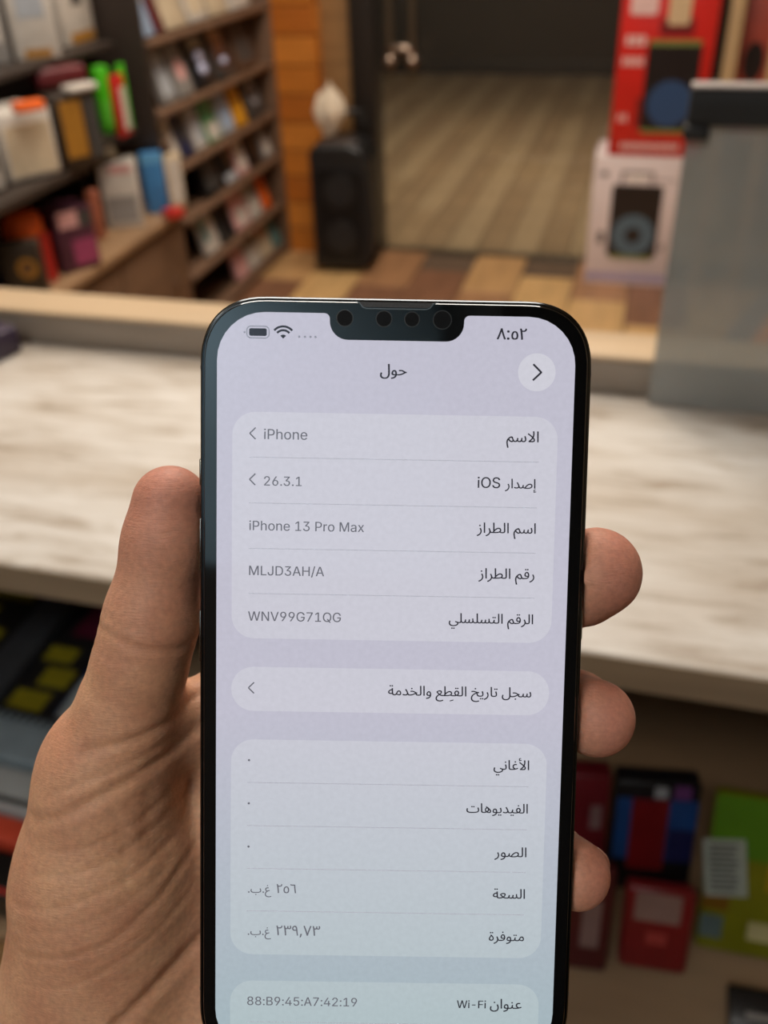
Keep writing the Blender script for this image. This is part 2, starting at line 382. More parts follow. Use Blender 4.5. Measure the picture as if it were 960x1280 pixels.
def blister(o, w=.03, n=3):
    for k in range(n):
        b = bpy.data.meshes.new('blister'); bm = bmesh.new(); bmesh.ops.create_uvsphere(bm, u_segments=20, v_segments=12, radius=1)
        bm.to_mesh(b); bm.free(); b.materials.append(mat('blister_glint_pale', (200, 205, 235), .12, coat=1.0, spec=1.0))  # pale base colour stands in for lamp glints on the domes
        for p_ in b.polygons: p_.use_smooth = True
        q_ = bpy.data.objects.new('blister', b); link(q_, o); q_.scale = (w, .012, w*.8); q_.location = (0, -.004, .06+.045*k)
o_ = card(z, 250, 272, 58, BLK, 'black pack with two shiny domes painted pale as glints on second rack shelf', [FP(gl)]); blister(o_, .028, 2)
o_ = card(z, 276, 296, 42, DGR, 'dark grey pack with one shiny dome on second rack shelf', [FP(gl)]); blister(o_, .018, 1)
card(z, 300, 324, 28, BRN, 'dark brown pack nearest the column on second rack shelf', [FP(DGR)])
z = .656
card(z, 219, 230, 152, CRM, 'cream pack at the near end of third rack shelf', [FP(WHT)])
card(z, 232, 246, 148, NAV, 'navy blue pack on third rack shelf', [FP(DGR, .2, .8, .3, .8)])
card(z, 248, 262, 136, WHT, 'white pack beside the navy pack on third rack shelf', [FP(SIL)])
card(z, 264, 280, 133, PGR, 'green and white pack on third rack shelf', [FP(WHT, .1, .9, .05, .4)])
card(z, 282, 297, 122, SIL, 'silver blue pack left of the yellow pack on third rack shelf', [FP(LBL)])
card(z, 299, 312, 104, YEL, 'bright yellow pack on third rack shelf')
o_ = card(z, 315, 335, 98, DGR, 'dark grey pack with ring nearest the column on third rack shelf', [('disc', .25, .75, .4, .7, SIL), ('disc', .33, .67, .43, .67, BLK)])
z = .466
card(z, 262, 281, 200, BLK, 'black pack at the near end of fourth rack shelf', [FP(DGR)])
card(z, 284, 299, 190, BLK, 'black pack with silver foot on fourth rack shelf', [FP(SIL, .05, .95, .02, .25)])
card(z, 301, 314, 162, PNK, 'pale pink pack in the middle of fourth rack shelf', [FP(WHT)])
card(z, 317, 330, 160, BLK, 'plain black pack right of the pink pack on fourth rack shelf')
card(z, 332, 343, 148, GRY, 'pale grey pack nearest the column on fourth rack shelf', [FP(WHT, .2, .8, .1, .6)])
z = .251
card(z, 263, 279, 288, WHT, 'white and teal pack at the near end of fifth rack shelf', [FP(TEA, .02, .4, .3, .95)])
card(z, 282, 297, 280, DGR, 'charcoal pack on fifth rack shelf', [FP(BLK)])
card(z, 299, 316, 255, PNK, 'pink and white pack in the middle of fifth rack shelf', [FP(WHT, .2, .8, .1, .5)])
card(z, 318, 331, 232, WHT, 'white pack beside the orange pack on fifth rack shelf', [FP(GRY, .3, .9, .5, .9)])
card(z, 334, 341, 220, ORG, 'orange pack on fifth rack shelf')
card(z, 342, 347, 212, BRN, 'brown pack nearest the column on fifth rack shelf')
z = .046
card(z, 302, 314, 338, PNK, 'pink pack at the near end of lowest rack shelf')
card(z, 316, 329, 315, WHT, 'off white pack on lowest rack shelf', [FP(BRN, .1, .9, .6, .9)])
card(z, 331, 344, 296, CRM, 'cream pack on lowest rack shelf', [FP(RED, .1, .4, .6, .8)])
card(z, 345, 354, 280, TEA, 'dull green pack nearest the column on lowest rack shelf')

# ------------------------------------------------------------------ near wall unit
m_cab = mat('cabinet_brown', (112, 84, 62), .5, var=.2, scale=3, stretch=(1, 1, 6))
m_sh = mat('unit_shelf', (152, 120, 88), .45, var=.2, scale=4, stretch=(8, 1, 1))
nu = empty('wall_unit', (-1.9, 2.4, 0)); tag(nu, 'brown wall unit with low cabinet and dark shelves at far left', 'shelf unit')
def nbox(name, x0, x1, y0, y1, z0, z1, m, **k): return box(name, x0+1.9, x1+1.9, y0-2.4, y1-2.4, z0, z1, m, nu, **k)
nbox('cabinet', -2.3, -1.66, 1.25, 3.14, 0, .505, m_cab)
for k in range(4):
    dr = nbox('door', -1.658, -1.642, 1.26+k*.47, 1.26+k*.47+.462, .02, .49, m_cab)
    box('handle', .009, .02, .12, .13, -.05, .05, m_steel, dr)
nbox('plank_top', -2.3, -1.62, 1.25, 3.155, .505, .534, m_sh)
nbox('back_board', -2.32, -2.3, 1.25, 3.155, 0, 1.9, mat('unit_back', (58, 46, 38), .6))
m_dsh = mat('dark_shelf', (52, 42, 36), .5)
nbox('shelf', -2.3, -1.61, 1.25, 2.56, .812, .838, m_dsh); nbox('shelf', -2.3, -1.70, 2.561, 3.04, .812, .838, m_dsh)
nbox('shelf', -2.3, -1.735, 1.25, 3.04, 1.078, 1.098, m_dsh)
nbox('side_board', -2.3, -2.06, 3.14, 3.158, .535, 1.9, m_dsh)
G = 'cartons on the near wall unit'
def pk(name, label, z, a, b, top, depth, m, panels=(), **k): return package(name, label, 'box', z, a, b, top, depth, m, panels, G, **k)
Z1 = .5345
pk('product_box', 'tall grey white carton left of the blue box on the low cabinet', Z1, (136, 287), (181, 283), 205, .10, WHT, [FP(GRY, .1, .9, .1, .5), FP(PNK, .3, .9, .85, .97)])
pk('product_box', 'bright blue box on the low cabinet', Z1, (186, 268), (212, 266), 192, .045, BLU, [FP(cm(96, 160, 205, .4), .0, 1, .84, .98)])
pk('product_box', 'cream carton leaning right of the blue box', Z1, (216, 264), (234, 258), 192, .012, CRM, [FP(WHT)])
pk('small_box', 'small red box at the end of the low cabinet top', Z1, (213, 276), (232, 271), 262, .05, RED)
pk('product_box', 'plum and pink box standing at the edge of the low cabinet', Z1, (82, 344), (128, 331), 262, .12, PUR, [FP(MGN, .35, .95, .1, .5), FP(PNK, .1, .6, .72, .98), FP(DGR, .6, .95, .7, .95)])
pk('product_box', 'salmon pack behind the plum and pink box', Z1, (118, 300), (134, 298), 240, .05, cm(186, 110, 84, .45))
pk('product_box', 'orange carton with a rounded top at left edge of low cabinet', Z1, (30, 362), (74, 350), 268, .10, ORG, [FP(RED, .7, 1, .0, .7)], bev=.03)
pk('product_box', 'black box with yellow ring print in the left corner', Z1, (14, 376), (62, 372), 305, .05, cm(52, 40, 26, .45), [('disc', .35, .9, .3, .8, GLD), ('disc', .48, .77, .42, .7, BRN)])
pk('product_box', 'dark navy box behind the black and orange boxes', Z1, (-22, 362), (12, 356), 266, .08, NAV, [FP(BLK, .1, .9, .1, .7)])
Z2 = .839
pk('product_box', 'big white carton on the middle shelf', Z2, (14, 232), (80, 216), 137, .16, WHT, [FP(CRM, .08, .92, .08, .80)], bev=.012)
pk('product_box', 'white pack cut by the left picture edge on middle shelf', Z2, (-40, 250), (11, 238), 150, .05, WHT, [FP(DGR, .6, .9, .3, .5)], bev=.012)
pk('product_box', 'black carton with gold print on the middle shelf', Z2, (84, 214), (134, 203), 118, .09, cm(44, 34, 26, .4), [FP(GLD, .12, .62, .15, .92), FP(DGR, .7, .98, .1, .9)])
pk('product_box', 'green box left of the red and white pack', Z2, (133, 168), (149, 165), 84, .05, GRN, [FP(cm(100, 190, 60, .4), .2, .8, .1, .5)])
pk('product_box', 'red and white pack between the two green boxes', Z2, (154, 173), (166, 167), 94, .02, RED, [FP(WHT, .4, .95, .1, .8)])
pk('product_box', 'green box right of the red and white pack', Z2, (160, 163), (168, 160), 80, .008, GRN)
pk('product_box', 'ochre and cream pack standing below the green box', Z1, (146, 262), (160, 258), 150, .03, CRM, [FP(YEL, .1, .9, .72, .96)])
Z3 = 1.099
pk('product_box', 'tall white carton with gold foot on the top shelf', Z3, (22, 77), (78, 72), -60, .09, WHT, [FP(GLD, .2, .8, .02, .10), FP(SIL, .2, .8, .4, .8)])
pk('product_box', 'white carton with black mark and gold foot on top shelf', Z3, (84, 60), (121, 49), -70, .09, WHT, [FP(GLD, .2, .95, .02, .12), FP(DGR, .4, .7, .4, .5)])
pk('product_box', 'grey carton at left end of the top shelf', Z3, (-40, 86), (16, 80), -60, .09, GRY, [FP(WHT, .5, .9, .2, .8)])
pk('product_box', 'orange and brown pack at the far end of the top shelf', Z3, (127, 42), (143, 38), -30, .05, ORG, [FP(BRN, .1, .9, .05, .5)])
# maroon flat pouch and the white tray on the middle shelf, orange caps on the white cartons
def ztop(lb):
    e = [o for o in COL.objects if o.get('label') == lb][0]; c_ = [q for q in e.children if q.name.startswith('carton')][0]
    return e.location.z + c_.location.z*2
pk('small_box', 'small orange box on top of the big white carton', ztop('big white carton on the middle shelf')+.001, (22, 143), (58, 137), 128, .04, ORG)
pk('flat_pouch', 'flat dark red pouch lying on the big white carton', ztop('big white carton on the middle shelf')+.001, (50, 114), (112, 104), 84, .07, MAR, bev=.012)
pk('flat_pouch', 'flat white pouch lying on the black and gold carton', ztop('black carton with gold print on the middle shelf')+.001, (88, 119), (124, 112), 106, .05, WHT, bev=.008)

# ------------------------------------------------------------------ trolley loudspeaker with a crumpled white bag on it
m_blk = mat('black_plastic', (22, 22, 23), .45, var=.2, scale=60, bump=.2)
ts = empty('trolley_speaker', (-1.295, 4.10, 0), .08); tag(ts, 'black upright trolley loudspeaker on the floor beside the orange column', 'speaker')
def ell(name, r, loc, m, parent, seg=24, rings=14):
    me = bpy.data.meshes.new(name); bm = bmesh.new(); bmesh.ops.create_uvsphere(bm, u_segments=seg, v_segments=rings, radius=1)
    bmesh.ops.scale(bm, vec=r, verts=bm.verts); bm.to_mesh(me); bm.free(); me.materials.append(m)
    for p_ in me.polygons: p_.use_smooth = True
    o = bpy.data.objects.new(name, me); link(o, parent); o.location = loc; return o
bd = prism('body', [(-.135, .03), (.10, .03), (.135, .09), (.15, .22), (.142, .38), (.125, .50), (.10, .555), (.05, .575), (-.10, .575), (-.135, .54)], -.13, .13, m_blk, ts, bev=.02); bd.rotation_euler = (math.pi/2, 0, 0)
m_gr = mat('speaker_grille', (30, 30, 32), .35, metal=.5, var=.4, scale=300, bump=.4)
g_ = prism('grille', rrect(-.105, .10, .07, .48, .03), .131, .138, m_gr, ts, bev=.003); g_.rotation_euler = (math.pi/2, 0, 0)
for zc, r in ((.18, .075), (.38, .075)):
    q_ = prism('woofer_ring', circle(0, 0, r, 32), 0, .008, m_blk, ts, bev=.002); q_.rotation_euler = (math.pi/2, 0, 0); q_.location = (0, -.139, zc)
    q_ = prism('cone', circle(0, 0, r*.75, 32), 0, .003, mat('woofer_cone', (26, 26, 28), .5), ts); q_.rotation_euler = (math.pi/2, 0, 0); q_.location = (0, -.1475, zc)
box('control_plate', -.08, .08, -.11, -.02, .574, .58, mat('control_plate', (96, 88, 86), .3, metal=.4), ts)
for x in (-.07, .07): tube('handle_rod', [(x, .10, .55), (x, .10, .66)], .007, m_blk, ts)
tube('handle_grip', [(-.08, .10, .665), (.08, .10, .665)], .014, m_blk, ts)
for x in (-.11, .10):
    w_ = tube('wheel', [(x-.015, .09, .036), (x+.015, .09, .036)], .035, mat('wheel_rubber', (30, 30, 30), .8), ts, 24)
bag = empty('crumpled_bag', (-1.345, 4.04, .584)); tag(bag, 'crumpled white paper bag on top of the black trolley loudspeaker', 'bag')
bm = bmesh.new(); bmesh.ops.create_icosphere(bm, subdivisions=3, radius=1)
for v in bm.verts:
    r = 1 + .10*math.sin(7*v.co.x+3*v.co.z) + .07*math.sin(11*v.co.y+5*v.co.x) + random.uniform(-.03, .03)
    k = 1 - .55*abs(v.co.z)**1.5
    v.co = Vector((v.co.x*.068*r*k, v.co.y*.05*r*k, v.co.z*.108*r))
zm = min(v.co.z for v in bm.verts)
for v in bm.verts: v.co.z -= zm
me = bpy.data.meshes.new('bag'); bm.to_mesh(me); bm.free(); me.materials.append(mat('white_paper', (214, 198, 176), .6, scale=25, bump=.4))
bo = bpy.data.objects.new('paper', me); link(bo, bag); bag.rotation_euler = (0, .10, 0)

# ------------------------------------------------------------------ boxed party speakers standing on the floor
m_wpk = mat('box_white', (222, 206, 204), .4, var=.08, scale=6)
m_rpk = mat('box_red', (200, 34, 26), .35, var=.12, scale=6)
m_pic = mat('print_black', (34, 28, 28), .3)
m_picb = mat('print_blue', (48, 74, 112), .35); m_picg = mat('print_slate', (84, 104, 118), .35)
m_gd = mat('print_green_gold', (120, 126, 66), .4)
def carton(name, label, x0, x1, y0, y1, z0, z1, m):
    e = empty(name, ((x0+x1)/2, y0, z0)); tag(e, label, 'box')
    box('carton', -(x1-x0)/2, (x1-x0)/2, 0, y1-y0, 0, z1-z0, m, e, .004); return e
def face(e, kind, x0, x1, z0, z1, m, k=0):          # flat print on the front face (metres from the box's base centre)
    y = -.001 - .0008*k
    if kind == 'disc':
        q = prism('printed_disc', circle(0, 0, 1, 32), 0, .0006, m, e); q.scale = ((x1-x0)/2, (z1-z0)/2, 1)
        q.rotation_euler = (math.pi/2, 0, 0); q.location = ((x0+x1)/2, y, (z0+z1)/2); return q
    q = prism('printed_panel', rrect(x0, x1, z0, z1, min(.012, .3*abs(x1-x0), .3*abs(z1-z0)), 4), 0, .0006, m, e)
    q.rotation_euler = (math.pi/2, 0, 0); q.location = (0, y, 0); return q
m_mark = mat('print_pale', (226, 190, 184), .4); m_ink = mat('print_grey', (120, 108, 106), .5)
wb = carton('speaker_box', 'white carton with a loudspeaker picture standing on the floor', -.198, .150, 4.05, 4.36-.03, .004, .548, m_wpk)
face(wb, 'rect', -.09, .115, .13, .43, m_pic)
face(wb, 'disc', -.075, .10, .135, .31, m_picg, 1); face(wb, 'disc', -.02, .045, .19, .255, m_pic, 2)
face(wb, 'rect', -.075, .10, .118, .136, m_gd, 1)
for x0, x1, z0, z1 in ((-.055, .065, .478, .486), (-.060, -.050, .435, .486), (.060, .070, .435, .486)): face(wb, 'rect', x0, x1, z0, z1, m_ink, 1)
face(wb, 'rect', -.035, .045, .445, .474, mat('print_white', (232, 222, 216), .4), 1)
face(wb, 'disc', -.14, -.115, .46, .485, m_ink, 0); face(wb, 'rect', -.155, -.11, .47, .474, m_ink, 1)
face(wb, 'rect', -.135, -.105, .18, .235, m_ink); face(wb, 'rect', .13, .145, .16, .19, m_ink)
face(wb, 'rect', -.17, .17, .02, .055, mat('print_lilac', (176, 160, 184), .4))
for k in range(7): face(wb, 'rect', .075+.013*k, .083+.013*k, .45, .456, m_ink)
rb = carton('speaker_box', 'tall red carton with a loudspeaker picture on top of the white one', -.150, .205, 4.05, 4.33, .5495, 1.20, m_rpk)
face(rb, 'rect', -.065, .135, .10, .415, m_pic, 1)
face(rb, 'disc', -.045, .125, .115, .285, m_picb, 2)
face(rb, 'rect', -.06, .13, .405, .425, m_gd, 2); face(rb, 'rect', -.06, .13, .09, .105, m_gd, 2)
face(rb, 'rect', -.085, -.055, .11, .22, mat('print_dark_red', (120, 24, 20), .4), 0)
face(rb, 'rect', -.03, .095, .44, .50, mat('print_maroon', (112, 22, 24), .4), 0)
face(rb, 'rect', -.005, .075, .475, .62, mat('print_beige', (206, 178, 140), .4), 1)
face(rb, 'rect', -.145, -.045, .51, .60, m_mark, 0)
for k in range(3): face(rb, 'rect', -.15+.026*k, -.135+.026*k+.006, .405, .44, m_mark)
for k in range(4): face(rb, 'rect', -.155+.021*k, -.14+.021*k, .335, .365, m_mark)
for k in range(2): face(rb, 'rect', -.15+.02*k, -.138+.02*k, .13, .158, m_mark)
for k in range(11): face(rb, 'rect', -.13+.021*k, -.115+.021*k, .025, .05, m_mark)

# slatted beige stand with a red carton, right of the tower of boxes
sd = empty('timber_stand', (.45, 4.1, 0)); tag(sd, 'beige timber stand with upright posts behind the acrylic screen', 'stand')
m_bg = mat('beige_timber', (184, 154, 112), .5, var=.15, scale=5, stretch=(6, 6, 1))
for x in (-.205, -.04, .13): box('post', x, x+.05, -.03, .02, 0, 1.55, m_bg, sd)
box('shelf', -.205, .18, .021, .21, .60, .62, m_bg, sd); box('shelf', -.205, .18, .021, .21, .15, .17, m_bg, sd)
rb2 = carton('speaker_box', 'dull red carton with a dark oval print between the timber posts', .30, .60, 4.125, 4.28, .621, 1.22, mat('box_dull_red', (150, 62, 46), .4))
face(rb2, 'disc', -.13, -.055, .20, .34, m_pic); face(rb2, 'rect', .0, .06, .1, .5, m_mark)
face(rb2, 'rect', -.12, -.06, .06, .16, mat('print_olive', (92, 88, 62), .5), 0)
# orange carton with a grey border on the floor behind the screen
oc = carton('floor_carton', 'flat orange carton with grey border on the floor seen through the screen', -.30, .30, 0, .95, .002, .07, cm(236, 136, 36, .5))
oc.location = (.66, 3.32, .002); oc.rotation_euler = (0, 0, -.31)
box('lid_edge', -.306, -.215, -.004, .954, .0, .078, mat('grey_lid', (112, 104, 104), .5), oc, .004)
box('printed_panel', -.15, -.05, .05, .16, .0678, .0695, PGR, oc, 0)

# ------------------------------------------------------------------ goods on the shelf below the counter, right
def us(name, label, a, b, top, depth, m, panels=(), **k): return package(name, label, 'pack', .501, a, b, top, depth, m, panels, 'packs on the shelf under the counter', **k)
D_RED = cm(128, 22, 26, .4)
us('accessory_pack', 'bright red pack with white label standing under the counter', (770, 1212), (856, 1226), 1118, .020, D_RED, [FP(cm(150, 120, 112, .5), .15, .8, .62, .95), FP(cm(170, 60, 56, .5), .35, .65, .35, .5)], lean=.30, bev=.006)
us('accessory_pack', 'dark red pack between phone edge and bright red pack', (700, 1214), (757, 1222), 1090, .018, cm(84, 22, 28, .4), [FP(cm(140, 112, 108, .5), .35, .75, .25, .7)], lean=.28, bev=.006)
us('accessory_pack', 'blue and black pack with red front behind the red pack', (757, 1114), (858, 1122), 985, .03, cm(20, 20, 24, .4), [FP(cm(32, 76, 140, .4), .02, .98, .30, .86), FP(cm(30, 34, 84, .4), .66, .98, .30, .60), FP(D_RED, .20, .64, .22, .86), FP(SIL, .45, .6, .88, .97), FP(cm(110, 60, 120, .4), .68, .88, .88, .99)], lean=.22, bev=.003)
us('accessory_pack', 'dark red pack half hidden by the phone, in the rear row', (696, 1112), (750, 1116), 975, .03, cm(110, 22, 34, .4), [FP(cm(140, 110, 112, .5), .6, .85, .55, .75), FP(SIL, .6, .9, .1, .2)], lean=.22)
us('accessory_pack', 'lime green and yellow pack with silver barcode sticker', (866, 1190), (976, 1212), 1006, .02, cm(124, 124, 16, .4), [FP(cm(86, 134, 24, .4), .0, .75, .62, 1), FP(cm(178, 142, 12, .4), .68, 1, .45, .9), FP(cm(120, 84, 12, .4), .0, .3, .28, .45), FP(cm(92, 110, 110, .5), .02, .27, .10, .24), FP(cm(190, 180, 130, .5), .55, .98, .13, .24)], lean=.38, bev=.006)
# barcode sticker on the green pack, tilted as in the photo
gp = [o for o in COL.objects if o.get('label', '').startswith('lime green')][0]
stk = box('sticker', -.022, .022, -.0022, -.0013, -.034, .034, cm(168, 176, 166, .35), gp, 0); stk.location = (-.028, -.0024, .106); stk.rotation_euler = (0, -.16, 0)
for k in range(9):
    box('print_bar', -.016, .010+.002*(k % 3), -.0006, 0, -.027+.0065*k, -.024+.0065*k, cm(86, 88, 88, .5), stk, 0).location.y = -.0008
bp_ = package('accessory_pack', 'flat black packet in the lower right corner of the shelf', 'pack', .501, (908, 1290), (1020, 1312), 1246, .012, BLK, [('rect', .2, .6, .25, .40, GRY)], 'packs on the shelf under the counter', lean=1.25)
# rows of packs lying under the counter, left
def lay(name, label, x0, x1, y0, y1, z0, z1, m, prints=(), rz=0.0):
    e = empty(name, ((x0+x1)/2, (y0+y1)/2, z0), rz); tag(e, label, 'pack', 'packs on the shelf under the counter')
    w2, d2, h2 = (x1-x0)/2, (y1-y0)/2, z1-z0
    box('carton', -w2, w2, -d2, d2, 0, h2, m, e, .003)
    for u0, u1, v0, v1, pm in prints: box('printed_panel', -w2+u0*2*w2, -w2+u1*2*w2, -d2+v0*2*d2, -d2+v1*2*d2, h2+.0003, h2+.0012, pm, e, 0)
    return e
Y_ = cm(132, 122, 22, .45); W_ = cm(150, 158, 160, .4)
lay('accessory_pack', 'black pack with yellow print lying furthest left under the counter', -1.02, -.86, .76, 1.02, .501, .545, BLK, [(.15, .85, .35, .55, Y_), (.15, .6, .62, .75, Y_), (.15, .85, .82, .95, Y_)])
lay('accessory_pack', 'dark grey pack lying second from left under the counter', -.855, -.80, .76, 1.05, .501, .56, cm(52, 54, 58, .4))
lay('accessory_pack', 'black pack with magenta and yellow print lying under the counter', -.795, -.715, .74, 1.05, .501, .55, cm(24, 24, 26, .4), [(.3, .95, .55, .85, cm(96, 26, 52, .4)), (.1, .8, .02, .16, Y_), (.35, .95, .20, .32, Y_), (.1, .7, .36, .46, Y_)])
lay('accessory_pack', 'navy and white pack lying behind the thumb under the counter', -.71, -.60, .74, 1.04, .501, .55, cm(28, 40, 82, .4), [(.05, .95, .02, .3, W_), (.0, .3, .5, .98, SIL)])
e_ = lay('accessory_pack', 'grey blue box with a saw-toothed dark print, front left under the counter', -.86, -.57, .655, .732, .501, .575, cm(132, 146, 154, .35), [(.0, 1, .90, 1, BLK)], -.05)
for k in range(22): box('printed_tooth', -.14+.0128*k, -.134+.0128*k, .018, .031, .0745, .0752, BLK, e_, 0)
lay('accessory_pack', 'pale white box lying in the front row under the counter', -.84, -.56, .595, .648, .501, .565, cm(176, 180, 180, .4), [(.0, 1, .05, .2, DGR)], -.05)
lay('accessory_pack', 'coral red slim box lying in the front row under the counter', -.82, -.54, .556, .588, .501, .553, cm(214, 80, 56, .4), (), -.05)
lay('accessory_pack', 'black slim box lying at the front edge of the lower shelf', -.80, -.52, .49, .546, .501, .545, BLK, [(.0, 1, .1, .2, cm(180, 50, 40, .4))], -.04)
# dark purple thing at the left end of the counter
pu = carton('earphone_case', 'small dark purple case on the counter at the left picture edge', -.965, -.862, 1.01, 1.085, .9505, .99, mat('purple_case', (54, 42, 62), .4)); face(pu, 'rect', .0, .045, .012, .026, SIL)
pu.rotation_euler = (0, 0, -.25)

# ------------------------------------------------------------------ the smartphone (modelled in millimetres, then placed)
PH = Matrix(((0.9672, -0.0823, 0.2404, -0.0373), (0.2495, 0.4863, -0.8374, 0.1298), (-0.048, 0.8699, 0.4909, 1.3622), (0, 0, 0, 1)))
PHM = PH @ Matrix.Scale(.001, 4)
phone = empty('smartphone'); tag(phone, 'dark smartphone showing an Arabic settings page, held upright in the hand', 'phone')
phone.matrix_world = PHM
def mm_prism(name, pts, z0, z1, m, parent=phone, bev=0.0): return prism(name, pts, z0, z1, m, parent, bev)
m_frame = mat('polished_graphite_steel', (70, 72, 74), .16, metal=1.0, var=.05)
m_glass = mat('black_bezel_glass', (7, 8, 9), .04, spec=.6, var=.05, coat=1.0)
m_rear = mat('frosted_rear_glass', (58, 62, 66), .35, var=.04)
def sup(hx, hy, r, n=14, k=2.35):                  # rounded rectangle with continuous corners
    P_ = []
    for sx, sy, rev in ((1, 1, 0), (-1, 1, 1), (-1, -1, 0), (1, -1, 1)):
        C_ = []
        for i in range(n+1):
            a = math.pi/2*i/n
            C_.append((sx*(hx-r + r*math.cos(a)**(2/k)), sy*(hy-r + r*math.sin(a)**(2/k))))
        P_ += C_[::-1] if rev else C_
    return P_
H_X, H_Y, R_C = 39.05, 80.4, 13.5
mm_prism('frame', sup(H_X, H_Y, R_C), -7.3, -.35, m_frame, bev=.75)
mm_prism('front_glass', sup(H_X-.85, H_Y-.85, R_C-.8), -.6, 0, m_glass, bev=.3)
mm_prism('rear_glass', sup(H_X-.75, H_Y-.75, R_C-.7), -7.65, -7.2, m_rear, bev=.25)
# antenna lines and buttons
m_ant = mat('antenna_line', (96, 98, 100), .5)
for sx in (-1, 1):
    for y in (66.2, -64): mm_prism('antenna_line', [(sx*39.0, y-.35), (sx*39.09, y-.35), (sx*39.09, y+.35), (sx*39.0, y+.35)][::sx], -6.6, -1.0, m_ant)
for x in (24.5, -24.5):
    mm_prism('antenna_line', [(x-.35, 80.36), (x+.35, 80.36), (x+.35, 80.45), (x-.35, 80.45)], -6.6, -1.0, m_ant)
m_btn = mat('polished_button', (176, 178, 172), .2, metal=1.0)
for y0, y1 in ((42.5, 48), (25, 36), (6.0, 17)):
    b = box('side_button', -.35, .35, y0-(y0+y1)/2, y1-(y0+y1)/2, -1.5, 1.5, m_btn, phone, .3); b.location = (-39.25, (y0+y1)/2, -3.8)
b = box('side_button', -.3, .3, -9, 9, -1.5, 1.5, m_btn, phone, .3); b.location = (39.2, 21, -3.8)
# rear camera block
cb = mm_prism('camera_bump', sup(18.5, 19, 7), -9.2, -7.66, m_rear, bev=.4); cb.location = (18.4, 59, 0)
for x, y in ((-8.5, 8.5), (-8.5, -8.5), (8.5, 0)):
    q = prism('camera_lens', circle(x, y, 7.6, 36), -11.2, -9.21, m_frame, cb, bev=.4)
# the lit screen with its notch
SX, SY = 35.6, 77.25
pts = []
def arc(cx, cy, r, a0, a1, n=8): return [(cx+r*math.cos(math.radians(a0+(a1-a0)*k/n)), cy+r*math.sin(math.radians(a0+(a1-a0)*k/n))) for k in range(n+1)]
rs = 9.5
pts += arc(SX-rs, SY-rs, rs, 0, 90)
pts += arc(14.4, SY-1.1, 1.1, 90, 180, 5)
pts += arc(13.3-3.6, 72.1+3.6, 3.6, 0, -90, 8)
pts += arc(-13.3+3.6, 72.1+3.6, 3.6, -90, -180, 8)
pts += arc(-14.4, SY-1.1, 1.1, 0, 90, 5)
pts += arc(-SX+rs, SY-rs, rs, 90, 180)
pts += arc(-SX+rs, -SY+rs, rs, 180, 270)
pts += arc(SX-rs, -SY+rs, rs, 270, 360)
def screen_mat(name, top, bot, k=1.0):
    """display surface: emits a colour that runs smoothly from bot to top along y, with faint noise"""
    m = bpy.data.materials.new(name); m.use_nodes = True; N = m.node_tree.nodes; L = m.node_tree.links; p = N['Principled BSDF']
    lin = lambda c: tuple(((v/255)/12.92 if v/255 <= .04045 else ((v/255+.055)/1.055)**2.4) for v in c)
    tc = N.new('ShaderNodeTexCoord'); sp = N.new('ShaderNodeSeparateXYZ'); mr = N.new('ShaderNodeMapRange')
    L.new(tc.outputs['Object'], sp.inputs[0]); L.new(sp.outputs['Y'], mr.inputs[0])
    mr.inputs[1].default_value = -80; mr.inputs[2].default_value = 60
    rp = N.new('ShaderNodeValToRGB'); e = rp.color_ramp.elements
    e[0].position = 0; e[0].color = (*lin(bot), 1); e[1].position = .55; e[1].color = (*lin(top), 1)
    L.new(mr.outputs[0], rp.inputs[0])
    no = N.new('ShaderNodeTexNoise'); no.inputs['Scale'].default_value = .9; no.inputs['Detail'].default_value = 8; L.new(tc.outputs['Object'], no.inputs['Vector'])
    m2 = N.new('ShaderNodeMapRange'); m2.inputs[1].default_value = .3; m2.inputs[2].default_value = .7; m2.inputs[3].default_value = .965; m2.inputs[4].default_value = 1.02
    L.new(no.outputs['Fac'], m2.inputs[0])
    mu = N.new('ShaderNodeMix'); mu.data_type = 'RGBA'; mu.blend_type = 'MULTIPLY'; mu.inputs[0].default_value = 1
    L.new(rp.outputs[0], mu.inputs[6]); L.new(m2.outputs[0], mu.inputs[7])
    p.inputs['Base Color'].default_value = (.01, .01, .012, 1); p.inputs['Roughness'].default_value = .06
    L.new(mu.outputs[2], p.inputs['Emission Color']); p.inputs['Emission Strength'].default_value = k
    return m
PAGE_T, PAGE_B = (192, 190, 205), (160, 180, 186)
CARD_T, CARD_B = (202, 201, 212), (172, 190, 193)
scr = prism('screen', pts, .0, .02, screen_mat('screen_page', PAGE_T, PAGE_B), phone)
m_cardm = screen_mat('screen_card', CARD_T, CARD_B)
m_btnm = screen_mat('screen_round_button', (206, 205, 215), (206, 205, 215))
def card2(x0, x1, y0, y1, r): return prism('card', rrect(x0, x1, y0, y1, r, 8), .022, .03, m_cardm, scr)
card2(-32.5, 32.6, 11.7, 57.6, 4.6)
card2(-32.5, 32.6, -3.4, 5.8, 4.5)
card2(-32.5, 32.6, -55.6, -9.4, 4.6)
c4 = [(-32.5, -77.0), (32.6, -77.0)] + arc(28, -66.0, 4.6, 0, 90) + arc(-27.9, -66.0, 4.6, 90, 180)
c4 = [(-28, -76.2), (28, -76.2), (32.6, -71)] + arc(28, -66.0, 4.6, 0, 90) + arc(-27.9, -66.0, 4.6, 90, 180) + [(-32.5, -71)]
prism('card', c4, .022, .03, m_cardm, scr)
prism('round_button', circle(28.0, 66.4, 3.75, 40), .022, .03, m_btnm, scr)
def ink(name, c):
    return mat(name, c, .1, emit=.8, var=.02)
I_D = ink('ink_dark', (38, 38, 46)); I_G = ink('ink_grey', (92, 93, 102)); I_S = ink('ink_line', (158, 160, 170)); I_L = ink('ink_light', (128, 130, 142))
